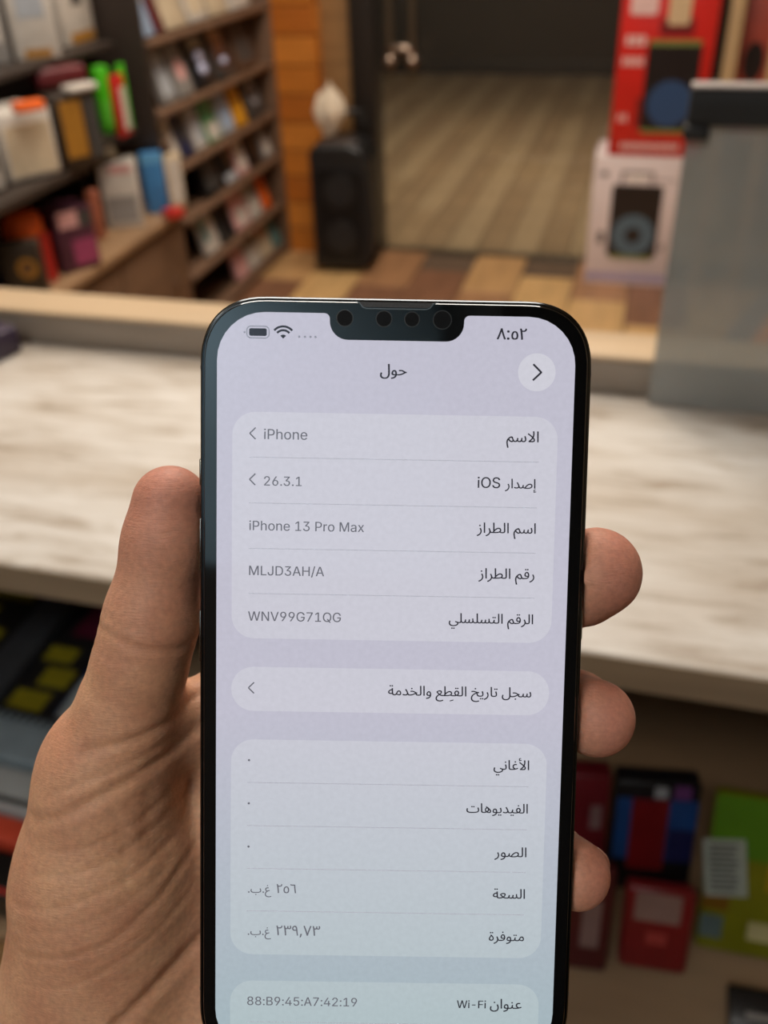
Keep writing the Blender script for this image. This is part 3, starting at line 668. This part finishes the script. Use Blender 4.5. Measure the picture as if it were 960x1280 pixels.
for y in (48.55, 39.35, 30.15, 20.95, -18.5, -27.7, -36.9, -46.1, -70.5):
    prism('separator', [(-29.1, y-.07), (28.9, y-.07), (28.9, y+.07), (-29.1, y+.07)], .045, .06, I_S, scr)
# --- lettering. Arabic letters are shaped here into their joined forms and laid out from right to left
FM = {'ا': (0xFE8D, 0), 'أ': (0xFE83, 0), 'إ': (0xFE87, 0), 'ب': (0xFE8F, 1), 'ة': (0xFE93, 0), 'ت': (0xFE95, 1), 'ج': (0xFE9D, 1), 'ح': (0xFEA1, 1),
      'خ': (0xFEA5, 1), 'د': (0xFEA9, 0), 'ر': (0xFEAD, 0), 'ز': (0xFEAF, 0), 'س': (0xFEB1, 1), 'ص': (0xFEB9, 1), 'ط': (0xFEC1, 1), 'ع': (0xFEC9, 1),
      'غ': (0xFECD, 1), 'ف': (0xFED1, 1), 'ق': (0xFED5, 1), 'ل': (0xFEDD, 1), 'م': (0xFEE1, 1), 'ن': (0xFEE5, 1), 'ه': (0xFEE9, 1), 'و': (0xFEED, 0), 'ي': (0xFEF1, 1),
      '\uE000': (0xFEFB, 0), '\uE001': (0xFEF7, 0)}
def arabic(s):
    s = s.replace('لا', '\uE000').replace('لأ', '\uE001'); out = []
    for i, c in enumerate(s):
        if c not in FM: out.append(c); continue
        base, dual = FM[c]
        pj = i > 0 and s[i-1] in FM and FM[s[i-1]][1]
        nj = dual and i+1 < len(s) and s[i+1] in FM
        k = 3 if (pj and nj) else 1 if pj else 2 if nj else 0
        out.append(chr(base+k))
    return ''.join(out[::-1])
def try_font(start, probe):                   # one of Blender's own interface fonts, else its built-in one
    import os, glob
    d_ = bpy.utils.system_resource('DATAFILES', path='fonts') or ''
    for f_ in sorted(glob.glob(os.path.join(d_, start + '*'))):
        try:
            fo = bpy.data.fonts.load(f_)
            c = bpy.data.curves.new('probe', 'FONT'); c.body = probe; c.font = fo; c.dimensions = '2D'; c.fill_mode = 'NONE'
            t = bpy.data.objects.new('probe', c); COL.objects.link(t); bpy.context.view_layer.update()
            ok = len(t.to_mesh().vertices) > 20; t.to_mesh_clear(); bpy.data.objects.remove(t)
            if ok: return fo
        except Exception: pass
    return None
FONT_L = try_font('Inter', 'iPhone 13'); FONT_A = try_font('NotoSansArabic', chr(0xFEB3)+chr(0xFEBC))
def glyph_mesh(body, name):
    """letter outlines filled by winding, so overlapping strokes of a glyph stay solid"""
    c = bpy.data.curves.new(name, 'FONT'); c.body = body; c.size = 1.0; c.resolution_u = 3; c.dimensions = '2D'; c.fill_mode = 'NONE'
    f_ = FONT_A if any(ord(q) > 0x5ff for q in body) else FONT_L
    if f_: c.font = f_
    t = bpy.data.objects.new('tmp', c); COL.objects.link(t); bpy.context.view_layer.update()
    m0 = bpy.data.meshes.new_from_object(t.evaluated_get(bpy.context.evaluated_depsgraph_get())); bpy.data.objects.remove(t)
    co = [v.co.copy() for v in m0.vertices]; nx = {}; loops = []; i = 0
    for e in m0.edges:
        nx.setdefault(e.vertices[0], set()).add(e.vertices[1]); nx.setdefault(e.vertices[1], set()).add(e.vertices[0])
    while i < len(co):
        j = i
        while j+1 < len(co) and (j+1) in nx.get(j, ()): j += 1
        if j - i > 1: loops.append([q for q in range(i, j+1) if (co[q]-co[q-1 if q > i else j]).length > 1e-5])
        i = j+1
    from mathutils.geometry import delaunay_2d_cdt
    E_ = [(L_[k-1], L_[k]) for L_ in loops for k in range(len(L_))]
    ov, oe, of, *_r = delaunay_2d_cdt([q.to_2d() for q in co], E_, [], 0, 1e-6)
    A_ = np.array([co[e[0]][:2] for e in E_]); B_ = np.array([co[e[1]][:2] for e in E_])
    V = [(q.x, q.y, 0) for q in ov]; Fc = []
    for f in of:                                # keep the triangles that the outlines wind around
        cx = sum(ov[q].x for q in f)/3; cy = sum(ov[q].y for q in f)/3
        up = (A_[:, 1] <= cy) & (B_[:, 1] > cy); dn = (A_[:, 1] > cy) & (B_[:, 1] <= cy)
        side = (B_[:, 0]-A_[:, 0])*(cy-A_[:, 1]) - (cx-A_[:, 0])*(B_[:, 1]-A_[:, 1])
        if int((up & (side > 0)).sum()) - int((dn & (side < 0)).sum()): Fc.append(tuple(f))
    me = bpy.data.meshes.new(name); me.from_pydata(V, [], Fc); me.update(); return me
def text(body, x0, x1, yc, m, ref=None, bold=0.0, name='lettering'):
    """flat lettering between x0 and x1; vertical place by the base line under yc"""
    me = glyph_mesh(body, name)
    V = np.array([v.co[:] for v in me.vertices]); mn, mxx = V[:, 0].min(), V[:, 0].max()
    s = (x1-x0)/(mxx-mn); sy = s
    for v in me.vertices:
        v.co = Vector(((v.co.x-mn)*s + x0, v.co.y*sy + yc, .05 + v.co.z))
    me.materials.clear(); me.materials.append(m)
    if bold:                                 # heavier weight: the same outline laid twice, a hair apart
        bm = bmesh.new(); bm.from_mesh(me); g = bmesh.ops.duplicate(bm, geom=bm.verts[:]+bm.edges[:]+bm.faces[:])
        for v in g['geom']:
            if isinstance(v, bmesh.types.BMVert): v.co.x += bold; v.co.z += .002
        bm.to_mesh(me); bm.free()
    o = bpy.data.objects.new(name, me); link(o, scr); return s
LF = [("iPhone", -26.17, -17.54, 53.25), ("26.3.1", -26.11, -18.56, 43.96), ("iPhone 13 Pro Max", -29.0, -5.89, 34.9), ("MLJD3AH/A", -29.0, -13.84, 25.75), ("WNV99G71QG", -29.17, -10.31, 16.4),
      ("88:B9:45:A7:42:19", -28.90, -5.80, -65.74)]
for s, a, b, y in LF: text(s, a, b, y-1.05, I_G, 2.95, .035)
for s, a, b, y in (("٢٥٦", -22.9, -18.85, -41.2), ("٢٣٩,٧٣", -22.9, -13.74, -50.4)): text(s, a, b, y-.95, I_G, 2.95, .035)
for y in (-41.2, -50.4):
    text('.' + arabic('ب') + '.' + arabic('غ'), -28.86, -24.0, y-.95, I_G, 2.9, .035)
for y in (-13.89, -23.06, -32.32): prism('lettering', circle(-28.8, y+.1, .24, 10), .034, .04, I_G, scr)
RT = [('الاسم', 22.32, 28.75, 53.46, 0), ('اسم الطراز', 16.87, 28.75, 35.06, 0), ('رقم الطراز', 17.44, 28.75, 25.77, 0), ('الرقم التسلسلي', 11.66, 28.8, 16.52, 0),
      ('سجل تاريخ القطع والخدمة', -.43, 28.9, 1.30, 0), ('الأغاني', 21.63, 28.95, -14.02, 0), ('الفيديوهات', 16.25, 28.95, -23.26, 0), ('الصور', 22.32, 28.95, -32.65, 0),
      ('السعة', 22.23, 28.92, -41.66, 0), ('متوفرة', 21.65, 29.0, -50.91, 0)]
AS = 3.05
for s, a, b, y, _ in RT: text(arabic(s), a, b, y-.95, I_D, AS, .05)
text("iOS", 16.79, 21.3, 43.2, I_D, 2.95, .05); text(arabic('إصدار'), 22.3, 28.6, 43.2, I_D, AS, .05)
text("Wi-Fi", 15.3, 21.4, -66.8, I_D, 2.95, .05); text(arabic('عنوان'), 22.3, 28.95, -66.8, I_D, AS, .05)
prism('lettering', [(12.25, -.75), (13.0, -.55), (13.0, -.35), (12.25, -.55)], .034, .04, I_D, scr)   # the kasra under القِطع
text(arabic('حول'), -3.21, 2.04, 65.3, I_D, 3.3, .11)
text("٨:٥٢", 19.82, 25.69, 72.75, I_D, 3.2, .11)
def stroke(name, P_, w_, m, z=.034):
    V = []; Fc = []
    for i, p_ in enumerate(P_):
        a = Vector(P_[max(i-1, 0)]); b = Vector(P_[min(i+1, len(P_)-1)]); d = (b-a).normalized(); nn = Vector((-d.y, d.x))
        V += [(p_[0]+nn.x*w_/2, p_[1]+nn.y*w_/2, z), (p_[0]-nn.x*w_/2, p_[1]-nn.y*w_/2, z)]
    for i in range(len(P_)-1): Fc.append((2*i, 2*i+1, 2*i+3, 2*i+2))
    return mesh_obj(name, V, Fc, m, scr)
for y in (53.3, 44.1, 1.42): stroke('chevron', [(-27.85, y+1.15), (-28.95, y+.06), (-28.98, y), (-28.95, y-.06), (-27.85, y-1.15)], .26, I_G)
stroke('chevron', [(27.25, 68.0), (28.85, 66.45), (28.9, 66.4), (28.85, 66.35), (27.25, 64.8)], .38, I_D)
# battery, wifi, signal dots
stroke('battery_icon', rrect(-29.7, -25.3, 72.15, 74.45, .8, 5) + [rrect(-29.7, -25.3, 72.15, 74.45, .8, 5)[0]], .24, I_L)
prism('battery_icon', rrect(-29.25, -25.75, 72.55, 74.05, .35, 4), .034, .04, I_D, scr)
prism('battery_icon', circle(-30.15, 73.25, .22, 10), .034, .04, I_L, scr)
for r in (.95, 1.8, 2.55):
    if r < 1: prism('wifi_icon', [(-22.5, 72.1)] + arc(-22.5, 72.1, .8, 45, 135, 6), .034, .04, I_D, scr)
    else: stroke('wifi_icon', arc(-22.5, 72.1, r-.15, 42, 138, 10), .42, I_D)
for x in (-19.33, -18.2, -17.1, -16.1): prism('signal_dot', circle(x, 72.55, .24, 10), .034, .04, I_L, scr)
# sensors and earpiece in the notch
m_lens = mat('sensor_black', (10, 10, 12), .5, spec=.1); m_ring = mat('sensor_ring', (24, 28, 32), .4)
for x, r in ((-10.35, 1.7), (-2.6, 1.65), (2.95, 1.55), (8.96, 1.9)):
    s_ = prism('front_sensor', circle(x, 76.35, r, 30), 0, .03, m_ring, phone)
    prism('lens', circle(x, 76.35, r-.18, 30), .031, .05, m_lens, s_)
prism('earpiece_slot', [(-7.6, 79.6), (-6.9, 78.75), (-6.4, 78.6), (5.9, 78.6), (6.4, 78.75), (7.1, 79.6)], -.05, .02, mat('earpiece_mesh', (58, 56, 56), .6, var=.5, scale=4), phone)
stroke_pts = [(-8.3, 79.7), (-7.5, 79.4), (-6.9, 78.6), (-6.2, 78.3), (5.8, 78.3), (6.5, 78.6), (7.1, 79.4), (8.0, 79.7)]
sr = stroke('earpiece_rim', stroke_pts, .22, mat('earpiece_rim', (86, 98, 104), .3), .03); sr.parent = phone

# ------------------------------------------------------------------ the hand: one continuous surface from blended tapered limbs
def hand_mesh():
    vs = .8
    lo = np.array([-150., -250., -92.]); hi = np.array([58., 80., 8.])
    n = ((hi-lo)/vs).astype(int)+1
    ax = [lo[i]+vs*np.arange(n[i]) for i in range(3)]
    X, Y, Z = [a.astype(np.float32) for a in np.meshgrid(*ax, indexing='ij', sparse=True)]
    Fd = np.full(tuple(n), 1e3, np.float32)
    def cone(a, b, ra, rb, k, flat=(1, 1, 1)):
        nonlocal Fd
        a = np.array(a, float); b = np.array(b, float); pad = max(ra, rb)+k*2+4
        i0 = [max(0, int((min(a[i], b[i])-pad-lo[i])/vs)) for i in range(3)]; i1 = [min(n[i], int((max(a[i], b[i])+pad-lo[i])/vs)+2) for i in range(3)]
        sl = tuple(slice(i0[i], i1[i]) for i in range(3))
        x = X[sl[0]]-a[0]; y = Y[:, sl[1]]-a[1]; z = Z[:, :, sl[2]]-a[2]; d = b-a; L2 = d@d
        t = np.clip((x*d[0]+y*d[1]+z*d[2])/L2, 0, 1)
        r = ra+(rb-ra)*t
        q = np.sqrt((x-t*d[0])**2*flat[0]+(y-t*d[1])**2*flat[1]+(z-t*d[2])**2*flat[2])-r
        A = Fd[sl]; h = np.clip(.5+.5*(A-q)/k, 0, 1)
        Fd[sl] = A*(1-h)+q*h-k*h*(1-h)
    # palm
    W = (-66, -128, -38)
    cone(W, (-104, -232, -54), 25, 31, 8)
    cone((-60, -104, -36), (-27, 0, -29), 15, 10.5, 8)
    cone((-56, -106, -37), (-19, -16, -31), 16, 11.5, 8)
    cone((-50, -108, -37), (-14, -34, -31), 16, 11.5, 8)
    cone((-44, -108, -35), (-15, -52, -29), 17, 11, 8)
    cone(W, (-50, -100, -35), 24, 19, 10)
    cone((-32, -66, -29), (-46, -106, -30), 13, 18, 8)      # hypothenar
    # thumb
    cone((-64, -46, -21), (-63, -92, -30), 19.2, 22, 9)      # thenar
    cone((-66, -58, -25), (-76, -118, -36), 20, 27, 8)
    cone((-76, -116, -36), (-100, -205, -50), 26.5, 27, 14)
    cone((-63.2, -22, -17), (-65.5, -50, -22), 14.6, 19.2, 6)
    cone((-57.2, -7, -12.5), (-63, -26, -16), 10.6, 14.6, 5)
    cone((-53.6, 4.5, -10.5), (-57.2, -8, -12.5), 9.7, 10.6, 3)
    cone((-51.0, 14, -9.3), (-53.8, 3, -10.5), 9.7, 9.8, 3)
    cone((-47.9, 30, -8.5), (-51.0, 13, -9.3), 8.6, 9.7, 3)
    cone((-46.9, 38.2, -9), (-47.9, 30, -8.5), 8.1, 8.6, 3)
    cone((-60, -18, -20), (-30, -8, -30), 9, 9, 8)           # web to the index base
    # fingers
    def finger(P_, R_):
        for i in range(3): cone(P_[i], P_[i+1], R_[i], R_[i+1], 2.5)
    finger([(-27, 2, -29), (-9, 36, -28), (-2.5, 52, -22.5), (0, 62, -20.8)], [10.3, 9.3, 8.2, 7.2])
    finger([(-18, -15, -31), (22, 7, -33), (41.0, 20.0, -21), (43.2, 25.4, -8.0)], [10.6, 9.6, 8.8, 8.3]); cone((40.0, 20.5, -9), (43.0, 25.2, -7), 6.6, 7.8, 6)
    finger([(-13, -34, -31), (24, -18, -33), (42.8, -8.6, -22), (44.5, -6.4, -8.5)], [10.4, 9.4, 8.6, 8.3])
    finger([(-14, -52, -29), (16, -49, -30), (37.2, -42.8, -21), (41.4, -41.6, -9)], [9.2, 8.4, 7.8, 7.6])
    # press marks: the flesh stops at the phone's sides
    bx = np.maximum(np.maximum(np.abs(X)-39.35, np.abs(Y)-80.6), np.abs(Z+3.9)-4.0)
    bx = np.minimum(bx, np.maximum(np.maximum(np.abs(X)-39.7, np.abs(Y-20)-31), np.abs(Z+3.8)-1.8))
    h = np.clip(.5+.5*(Fd+bx)/1.0, 0, 1)
    Fd = Fd*h + (-bx)*(1-h) + 1.0*h*(1-h)
    # surface nets
    ins = Fd < 0
    c = np.zeros(tuple(n-1), np.int8)
    for dx in (0, 1):
        for dy in (0, 1):
            for dz in (0, 1): c += ins[dx:n[0]-1+dx, dy:n[1]-1+dy, dz:n[2]-1+dz]
    cells = np.argwhere((c > 0) & (c < 8)); idx = -np.ones(tuple(n-1), np.int32); idx[tuple(cells.T)] = np.arange(len(cells))
    acc = np.zeros((len(cells), 3)); cnt = np.zeros(len(cells))
    for axi in range(3):
        o1, o2 = [j for j in range(3) if j != axi]
        for u in (0, 1):
            for v in (0, 1):
                p0 = cells.copy(); p0[:, o1] += u; p0[:, o2] += v; p1 = p0.copy(); p1[:, axi] += 1
                a = Fd[tuple(p0.T)]; b = Fd[tuple(p1.T)]; m_ = (a < 0) != (b < 0)
                t = a[m_]/(a[m_]-b[m_]); q = p0[m_].astype(float); q[:, axi] += t
                acc[m_] += q; cnt[m_] += 1
    V = lo + vs*acc/cnt[:, None]
    faces = []
    for axi in range(3):
        o1, o2 = (axi+1) % 3, (axi+2) % 3
        sl0 = [slice(None)]*3; sl1 = [slice(None)]*3; sl0[axi] = slice(0, -1); sl1[axi] = slice(1, None)
        a = ins[tuple(sl0)]; b = ins[tuple(sl1)]
        E_ = np.argwhere(a != b)
        E_ = E_[(E_[:, o1] > 0) & (E_[:, o2] > 0) & (E_[:, o1] < n[o1]-1) & (E_[:, o2] < n[o2]-1)]
        flip = a[tuple(E_.T)]
        def cell(u, v):
            q = E_.copy(); q[:, o1] -= u; q[:, o2] -= v; return idx[tuple(q.T)]
        Q = np.stack([cell(1, 1), cell(0, 1), cell(0, 0), cell(1, 0)], 1)
        Q[~flip] = Q[~flip][:, ::-1]
        faces.append(Q)
    Q = np.concatenate(faces)
    # light smoothing
    e = np.concatenate([Q[:, [0, 1]], Q[:, [1, 2]], Q[:, [2, 3]], Q[:, [3, 0]]])
    deg = np.bincount(e.ravel(), minlength=len(V)).astype(float)
    for _ in range(3):
        s = np.zeros_like(V)
        for k in range(3): s[:, k] = np.bincount(e[:, 0], V[e[:, 1], k], len(V))+np.bincount(e[:, 1], V[e[:, 0], k], len(V))
        V = V*.5 + .5*s/deg[:, None]
    # normals
    d1 = V[Q[:, 2]]-V[Q[:, 0]]; d2 = V[Q[:, 3]]-V[Q[:, 1]]; fn = np.cross(d1, d2); vn = np.zeros_like(V)
    for j in range(4):
        for k in range(3): vn[:, k] += np.bincount(Q[:, j], fn[:, k], len(V))
    vn /= np.linalg.norm(vn, axis=1)[:, None]+1e-9
    front = np.clip(vn[:, 2]*1.5+.35, 0, 1)
    # skin creases (polylines on the side that faces up from the palm), depth in mm
    CR = [([(-60.5, 12.6), (-57.4, 11.7), (-51.5, 9.2), (-45, 8.4), (-40.5, 8.9)], .75, 1.1),
          ([(-63, 8.0), (-58, 6.5), (-52, 6.2)], .25, .8), ([(-60, 15.5), (-54, 13.6), (-47, 13.0)], .25, .8),
          ([(-64, -14), (-61.9, -12.7), (-53.3, -11.0), (-46.4, -8.1), (-42, -5)], .9, 1.4),
          ([(-76.7, -30.2), (-69.0, -27.7), (-61.9, -23.7), (-55.6, -20.4), (-48.2, -16.6), (-42, -12)], 1.1, 1.6),
          ([(-70, -22.5), (-62, -19), (-54, -16.2), (-46, -12)], .4, 1.0),
          ([(-74.6, -41.2), (-66, -39.6), (-56.7, -36.6), (-46.5, -29.3)], .45, 1.0),
          ([(-72, -36), (-62, -33.5), (-52, -29), (-45, -23)], .35, .9),
          ([(-80.4, -49.6), (-72, -48), (-63.0, -44.8), (-54, -41), (-47.3, -36.5)], .5, 1.0),
          ([(-82, -55), (-70, -52.5), (-58, -48), (-48, -42)], .35, .8),
          ([(-78.8, -60.5), (-68, -58.5), (-57.8, -54.7), (-49, -47.5), (-43.0, -40.0)], .55, 1.1),
          ([(-78, -68), (-66, -65), (-54, -58.5), (-44, -50)], .35, .9),
          ([(-66, -83), (-61.5, -78.7), (-50.9, -69.3), (-40.4, -59.9), (-34, -50), (-30, -40)], 1.6, 2.0),
          ([(-50.8, -21.4), (-51.7, -33.0), (-48.2, -40.1)], .35, 1.5),
          ([(-57.5, -24), (-55.5, -34), (-55, -44)], .25, 1.2), ([(-46, -20), (-45, -32), (-43, -44)], .4, 1.6)]
    disp = np.zeros(len(V))
    for P_, dep, wd in CR:
        D = np.full(len(V), 1e9)
        for (x0, y0), (x1, y1) in zip(P_[:-1], P_[1:]):
            dx, dy = x1-x0, y1-y0; t = np.clip(((V[:, 0]-x0)*dx+(V[:, 1]-y0)*dy)/(dx*dx+dy*dy), 0, 1)
            D = np.minimum(D, np.hypot(V[:, 0]-x0-t*dx, V[:, 1]-y0-t*dy))
        wob = .25*np.sin(V[:, 0]*1.3+V[:, 1]*.7)
        D = np.maximum(D+wob*.5, 0)
        wd = wd*.72; dep = dep*.52
        disp -= dep*np.exp(-(D/wd)**2) - .2*dep*np.exp(-((D-2.2*wd)/wd)**2)
    V = V + vn*(disp*front*(V[:, 2] > -34))[:, None]
    me = bpy.data.meshes.new('hand'); me.vertices.add(len(V)); me.vertices.foreach_set('co', V.astype(np.float32).ravel())
    me.loops.add(Q.size); me.loops.foreach_set('vertex_index', Q.astype(np.int32).ravel())
    me.polygons.add(len(Q)); me.polygons.foreach_set('loop_start', np.arange(0, Q.size, 4, dtype=np.int32)); me.polygons.foreach_set('loop_total', np.full(len(Q), 4, np.int32))
    me.polygons.foreach_set('use_smooth', np.ones(len(Q), bool)); me.update(calc_edges=True); me.validate()
    return me

def skin_mat():
    m = bpy.data.materials.new('skin'); m.use_nodes = True; N = m.node_tree.nodes; L = m.node_tree.links; p = N['Principled BSDF']
    tc = N.new('ShaderNodeTexCoord')
    def noise(sc, det, mapping=None, dist=0):
        no = N.new('ShaderNodeTexNoise'); no.inputs['Scale'].default_value = sc; no.inputs['Detail'].default_value = det; no.inputs['Distortion'].default_value = dist
        if mapping:
            mp = N.new('ShaderNodeMapping'); mp.inputs['Scale'].default_value = mapping[0]; mp.inputs['Rotation'].default_value = mapping[1]
            L.new(tc.outputs['Object'], mp.inputs[0]); L.new(mp.outputs[0], no.inputs['Vector'])
        else: L.new(tc.outputs['Object'], no.inputs['Vector'])
        return no
    a = noise(.06, 4); b = noise(.8, 6)
    r = N.new('ShaderNodeValToRGB'); e = r.color_ramp.elements
    e[0].position = .32; e[0].color = (.52, .245, .145, 1); e[1].position = .68; e[1].color = (.65, .36, .21, 1)
    L.new(a.outputs['Fac'], r.inputs[0])
    # pinker finger ends: by distance from the palm
    sp = N.new('ShaderNodeSeparateXYZ'); L.new(tc.outputs['Object'], sp.inputs[0])
    f1 = N.new('ShaderNodeMapRange'); f1.inputs[1].default_value = 0; f1.inputs[2].default_value = 45; L.new(sp.outputs['Y'], f1.inputs[0])
    f2 = N.new('ShaderNodeMapRange'); f2.inputs[1].default_value = 30; f2.inputs[2].default_value = 46; L.new(sp.outputs['X'], f2.inputs[0])
    mxx = N.new('ShaderNodeMath'); mxx.operation = 'MAXIMUM'; L.new(f1.outputs[0], mxx.inputs[0]); L.new(f2.outputs[0], mxx.inputs[1])
    mu = N.new('ShaderNodeMix'); mu.data_type = 'RGBA'; L.new(mxx.outputs[0], mu.inputs[0]); L.new(r.outputs[0], mu.inputs[6]); mu.inputs[7].default_value = (.53, .225, .155, 1)
    sm = N.new('ShaderNodeMapRange'); sm.inputs[1].default_value = .3; sm.inputs[2].default_value = .7; sm.inputs[3].default_value = .86; sm.inputs[4].default_value = 1.08; L.new(b.outputs['Fac'], sm.inputs[0])
    m2 = N.new('ShaderNodeMix'); m2.data_type = 'RGBA'; m2.blend_type = 'MULTIPLY'; m2.inputs[0].default_value = 1; L.new(mu.outputs[2], m2.inputs[6]); L.new(sm.outputs[0], m2.inputs[7])
    L.new(m2.outputs[2], p.inputs['Base Color'])
    p.inputs['Roughness'].default_value = .55; p.inputs['Specular IOR Level'].default_value = .35
    p.inputs['Subsurface Weight'].default_value = .25; p.inputs['Subsurface Radius'].default_value = (1.0, .35, .2); p.inputs['Subsurface Scale'].default_value = .002
    # fine skin lines: stretched noise along the crease directions plus grain
    l1 = noise(1.2, 4, ((.35, 2.2, 1.0), (0, 0, -.40)), .4); l2 = noise(3.2, 3)
    vo = N.new('ShaderNodeTexVoronoi'); vo.inputs['Scale'].default_value = 1.3; L.new(tc.outputs['Object'], vo.inputs['Vector'])
    ad = N.new('ShaderNodeMath'); ad.operation = 'MULTIPLY_ADD'; L.new(l2.outputs['Fac'], ad.inputs[0]); ad.inputs[1].default_value = .35; L.new(l1.outputs['Fac'], ad.inputs[2])
    ad2 = N.new('ShaderNodeMath'); ad2.operation = 'MULTIPLY_ADD'; L.new(vo.outputs['Distance'], ad2.inputs[0]); ad2.inputs[1].default_value = .2; L.new(ad.outputs[0], ad2.inputs[2])
    bp = N.new('ShaderNodeBump'); bp.inputs['Strength'].default_value = .42; bp.inputs['Distance'].default_value = .0004
    L.new(ad2.outputs[0], bp.inputs['Height']); L.new(bp.outputs[0], p.inputs['Normal'])
    return m
hm = hand_mesh(); sk = skin_mat(); hm.materials.append(sk)
hand = bpy.data.objects.new('hand', hm); link(hand); hand.matrix_world = PHM
tag(hand, "person's bare left hand holding the phone, thumb along its left side", 'hand')
# finger nails on the outer side of each finger end
m_nail = mat('finger_nail', (214, 160, 140), .25, var=.05, scale=1)
def nail(c, nrm, up, L_, W_, name='nail'):
    nrm = Vector(nrm).normalized(); up = Vector(up); up = (up - nrm*up.dot(nrm)).normalized(); sd_ = up.cross(nrm)
    V = []; Fc = []; nu_, nv_ = 9, 11
    for i in range(nv_):
        for j in range(nu_):
            u = (j/(nu_-1)-.5)*2; v = (i/(nv_-1)-.5)*2
            wv = W_*(1 - .12*v*v) if v < 0 else W_*(1-.25*v**3)
            q = Vector(c) + sd_*(u*wv) + up*(v*L_) - nrm*(1.0*u*u*W_*.35 + .4*v*v)
            V.append(q)
    for i in range(nv_-1):
        for j in range(nu_-1): a = i*nu_+j; Fc.append((a, a+1, a+nu_+1, a+nu_))
    o = mesh_obj(name, V, Fc, m_nail, hand, True)
    so = o.modifiers.new('solid', 'SOLIDIFY'); so.thickness = .5; so.offset = 0
    return o
nail((-50.5, 37.5, -17.3), (-.35, .1, -1), (0, 1, 0), 6.5, 5.0)
nail((0, 62, -28.2), (0, .1, -1), (.1, 1, 0), 5.5, 4.2)
nail((49.4, 26.5, -19.5), (1, .2, -1.0), (.05, .3, 1), 5.5, 4.8)
nail((50.6, -7.0, -19.2), (1, .1, -1.0), (.05, .1, 1), 5.2, 4.5)
nail((47.0, -41.4, -15.8), (1, .05, -.8), (.3, .1, 1), 4.6, 3.9)
